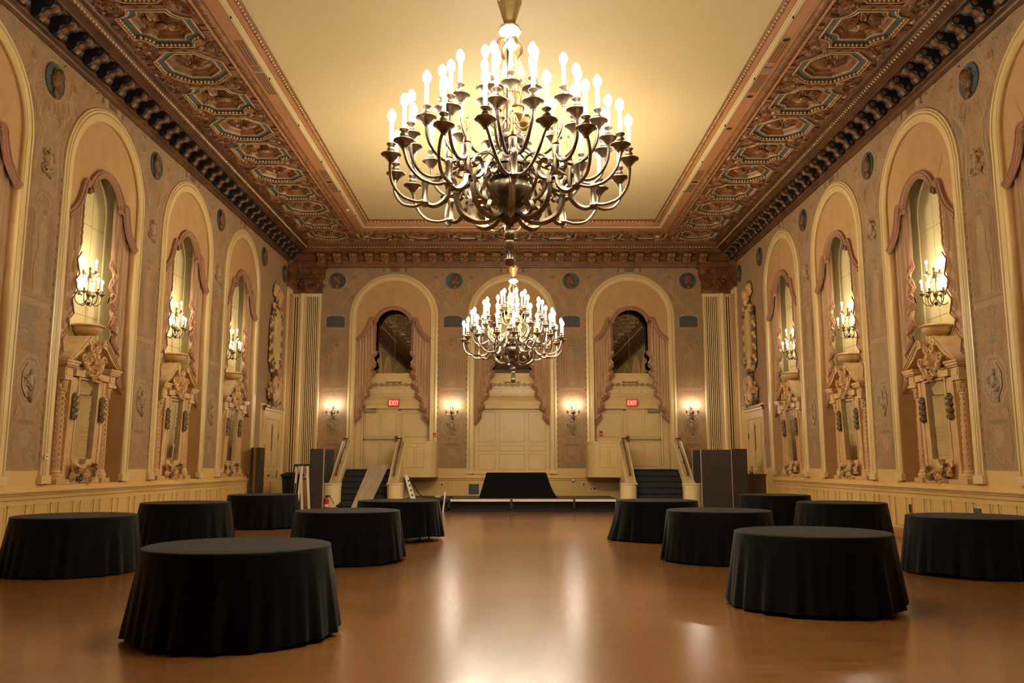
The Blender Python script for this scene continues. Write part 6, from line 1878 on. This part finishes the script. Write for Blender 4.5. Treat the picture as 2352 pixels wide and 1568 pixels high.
plate('wall_outlet', (2.17, yo, 0.75), 0, 0.12, 0.07, m_alu, [(0, 0, 0.015)], 'small outlet plate below the round fitting, right of the draped table', 'outlet')
plate('wall_outlet', (2.54, yo, 0.77), 0, 0.14, 0.08, m_alu, [(0, 0, 0.032)], 'steel outlet plate with one dark round socket toward the right stairs', 'outlet')
plate('wall_outlet', (2.86, yo, 0.62), 0, 0.28, 0.19, m_cream, [(-0.07, -0.01, 0.02), (0.06, 0, 0.036)], 'wide cream outlet plate with two round sockets by the right stairs', 'outlet')
mb = MB(); mb.lathe([(0, -0.09), (0.04, -0.085), (0.07, -0.05), (0.075, 0.0)], 14, axis='y')
tag(obj('wall_fitting', mb, None, (2.17, yo, 0.90), 0, m_alu), 'round metal wall fitting above an outlet right of the draped table', 'fitting')
t = tag(empty('wall_grille', (-1.35, yo, 0.60)), 'square dark grey-green wall grille left of the draped table', 'grille')
mb = MB(); mb.box(-0.18, 0.18, -0.02, 0, -0.18, 0.18); obj('grille_frame', mb, t, mats=m_plaque)
mb = MB()
for k in range(14): mb.box(-0.165, 0.165, -0.026, -0.018, -0.16 + k * 0.0235, -0.15 + k * 0.0235)
obj('louvres', mb, t, mats=m_blueband)
plate('fire_alarm_pull', (-2.76, yo - 0.06, 2.50), 0, 0.10, 0.15, m_red, [(0, -0.02, 0.022)], 'small red fire alarm pull beside the left balcony', 'fire alarm', None, m_white)
plate('fire_alarm_pull', (3.22, YB + 0.375, 2.57), 0, 0.12, 0.19, m_red, [(0, -0.02, 0.03)], 'red and white fire alarm pull above the right balcony', 'fire alarm', None, m_white)
plate('light_switch', (-3.17, YB + 0.375, 2.60), 0, 0.07, 0.11, m_white, [(0, 0, 0.012)], 'small light switch above the left balcony', 'switch')
plate('light_switch', (-XW + 0.07, 14.36, 1.60), PI / 2, 0.10, 0.09, m_white, [(0, 0, 0.02)], 'pale switch box low on the arch frame at the left', 'switch', None, m_brass)
plate('wall_outlet', (XW - 0.045, 16.99, 0.60), -PI / 2, 0.09, 0.16, m_brass, [], 'brass outlet plate on the right wainscot', 'outlet')
plate('wall_outlet', (XW - 0.045, 14.55, 0.68), -PI / 2, 0.20, 0.09, m_plaque, [], 'dark outlet plate on the right wainscot behind the cut-off table', 'outlet')
plate('light_switch', (XW - 0.06, 26.55, 2.2), -PI / 2, 0.10, 0.22, m_white, [], 'white switch plate beside the right side door', 'switch')
plate('light_switch', (-XW + 0.06, 27.05, 2.2), PI / 2, 0.08, 0.16, m_white, [], 'white switch plate beside the left side door', 'switch')
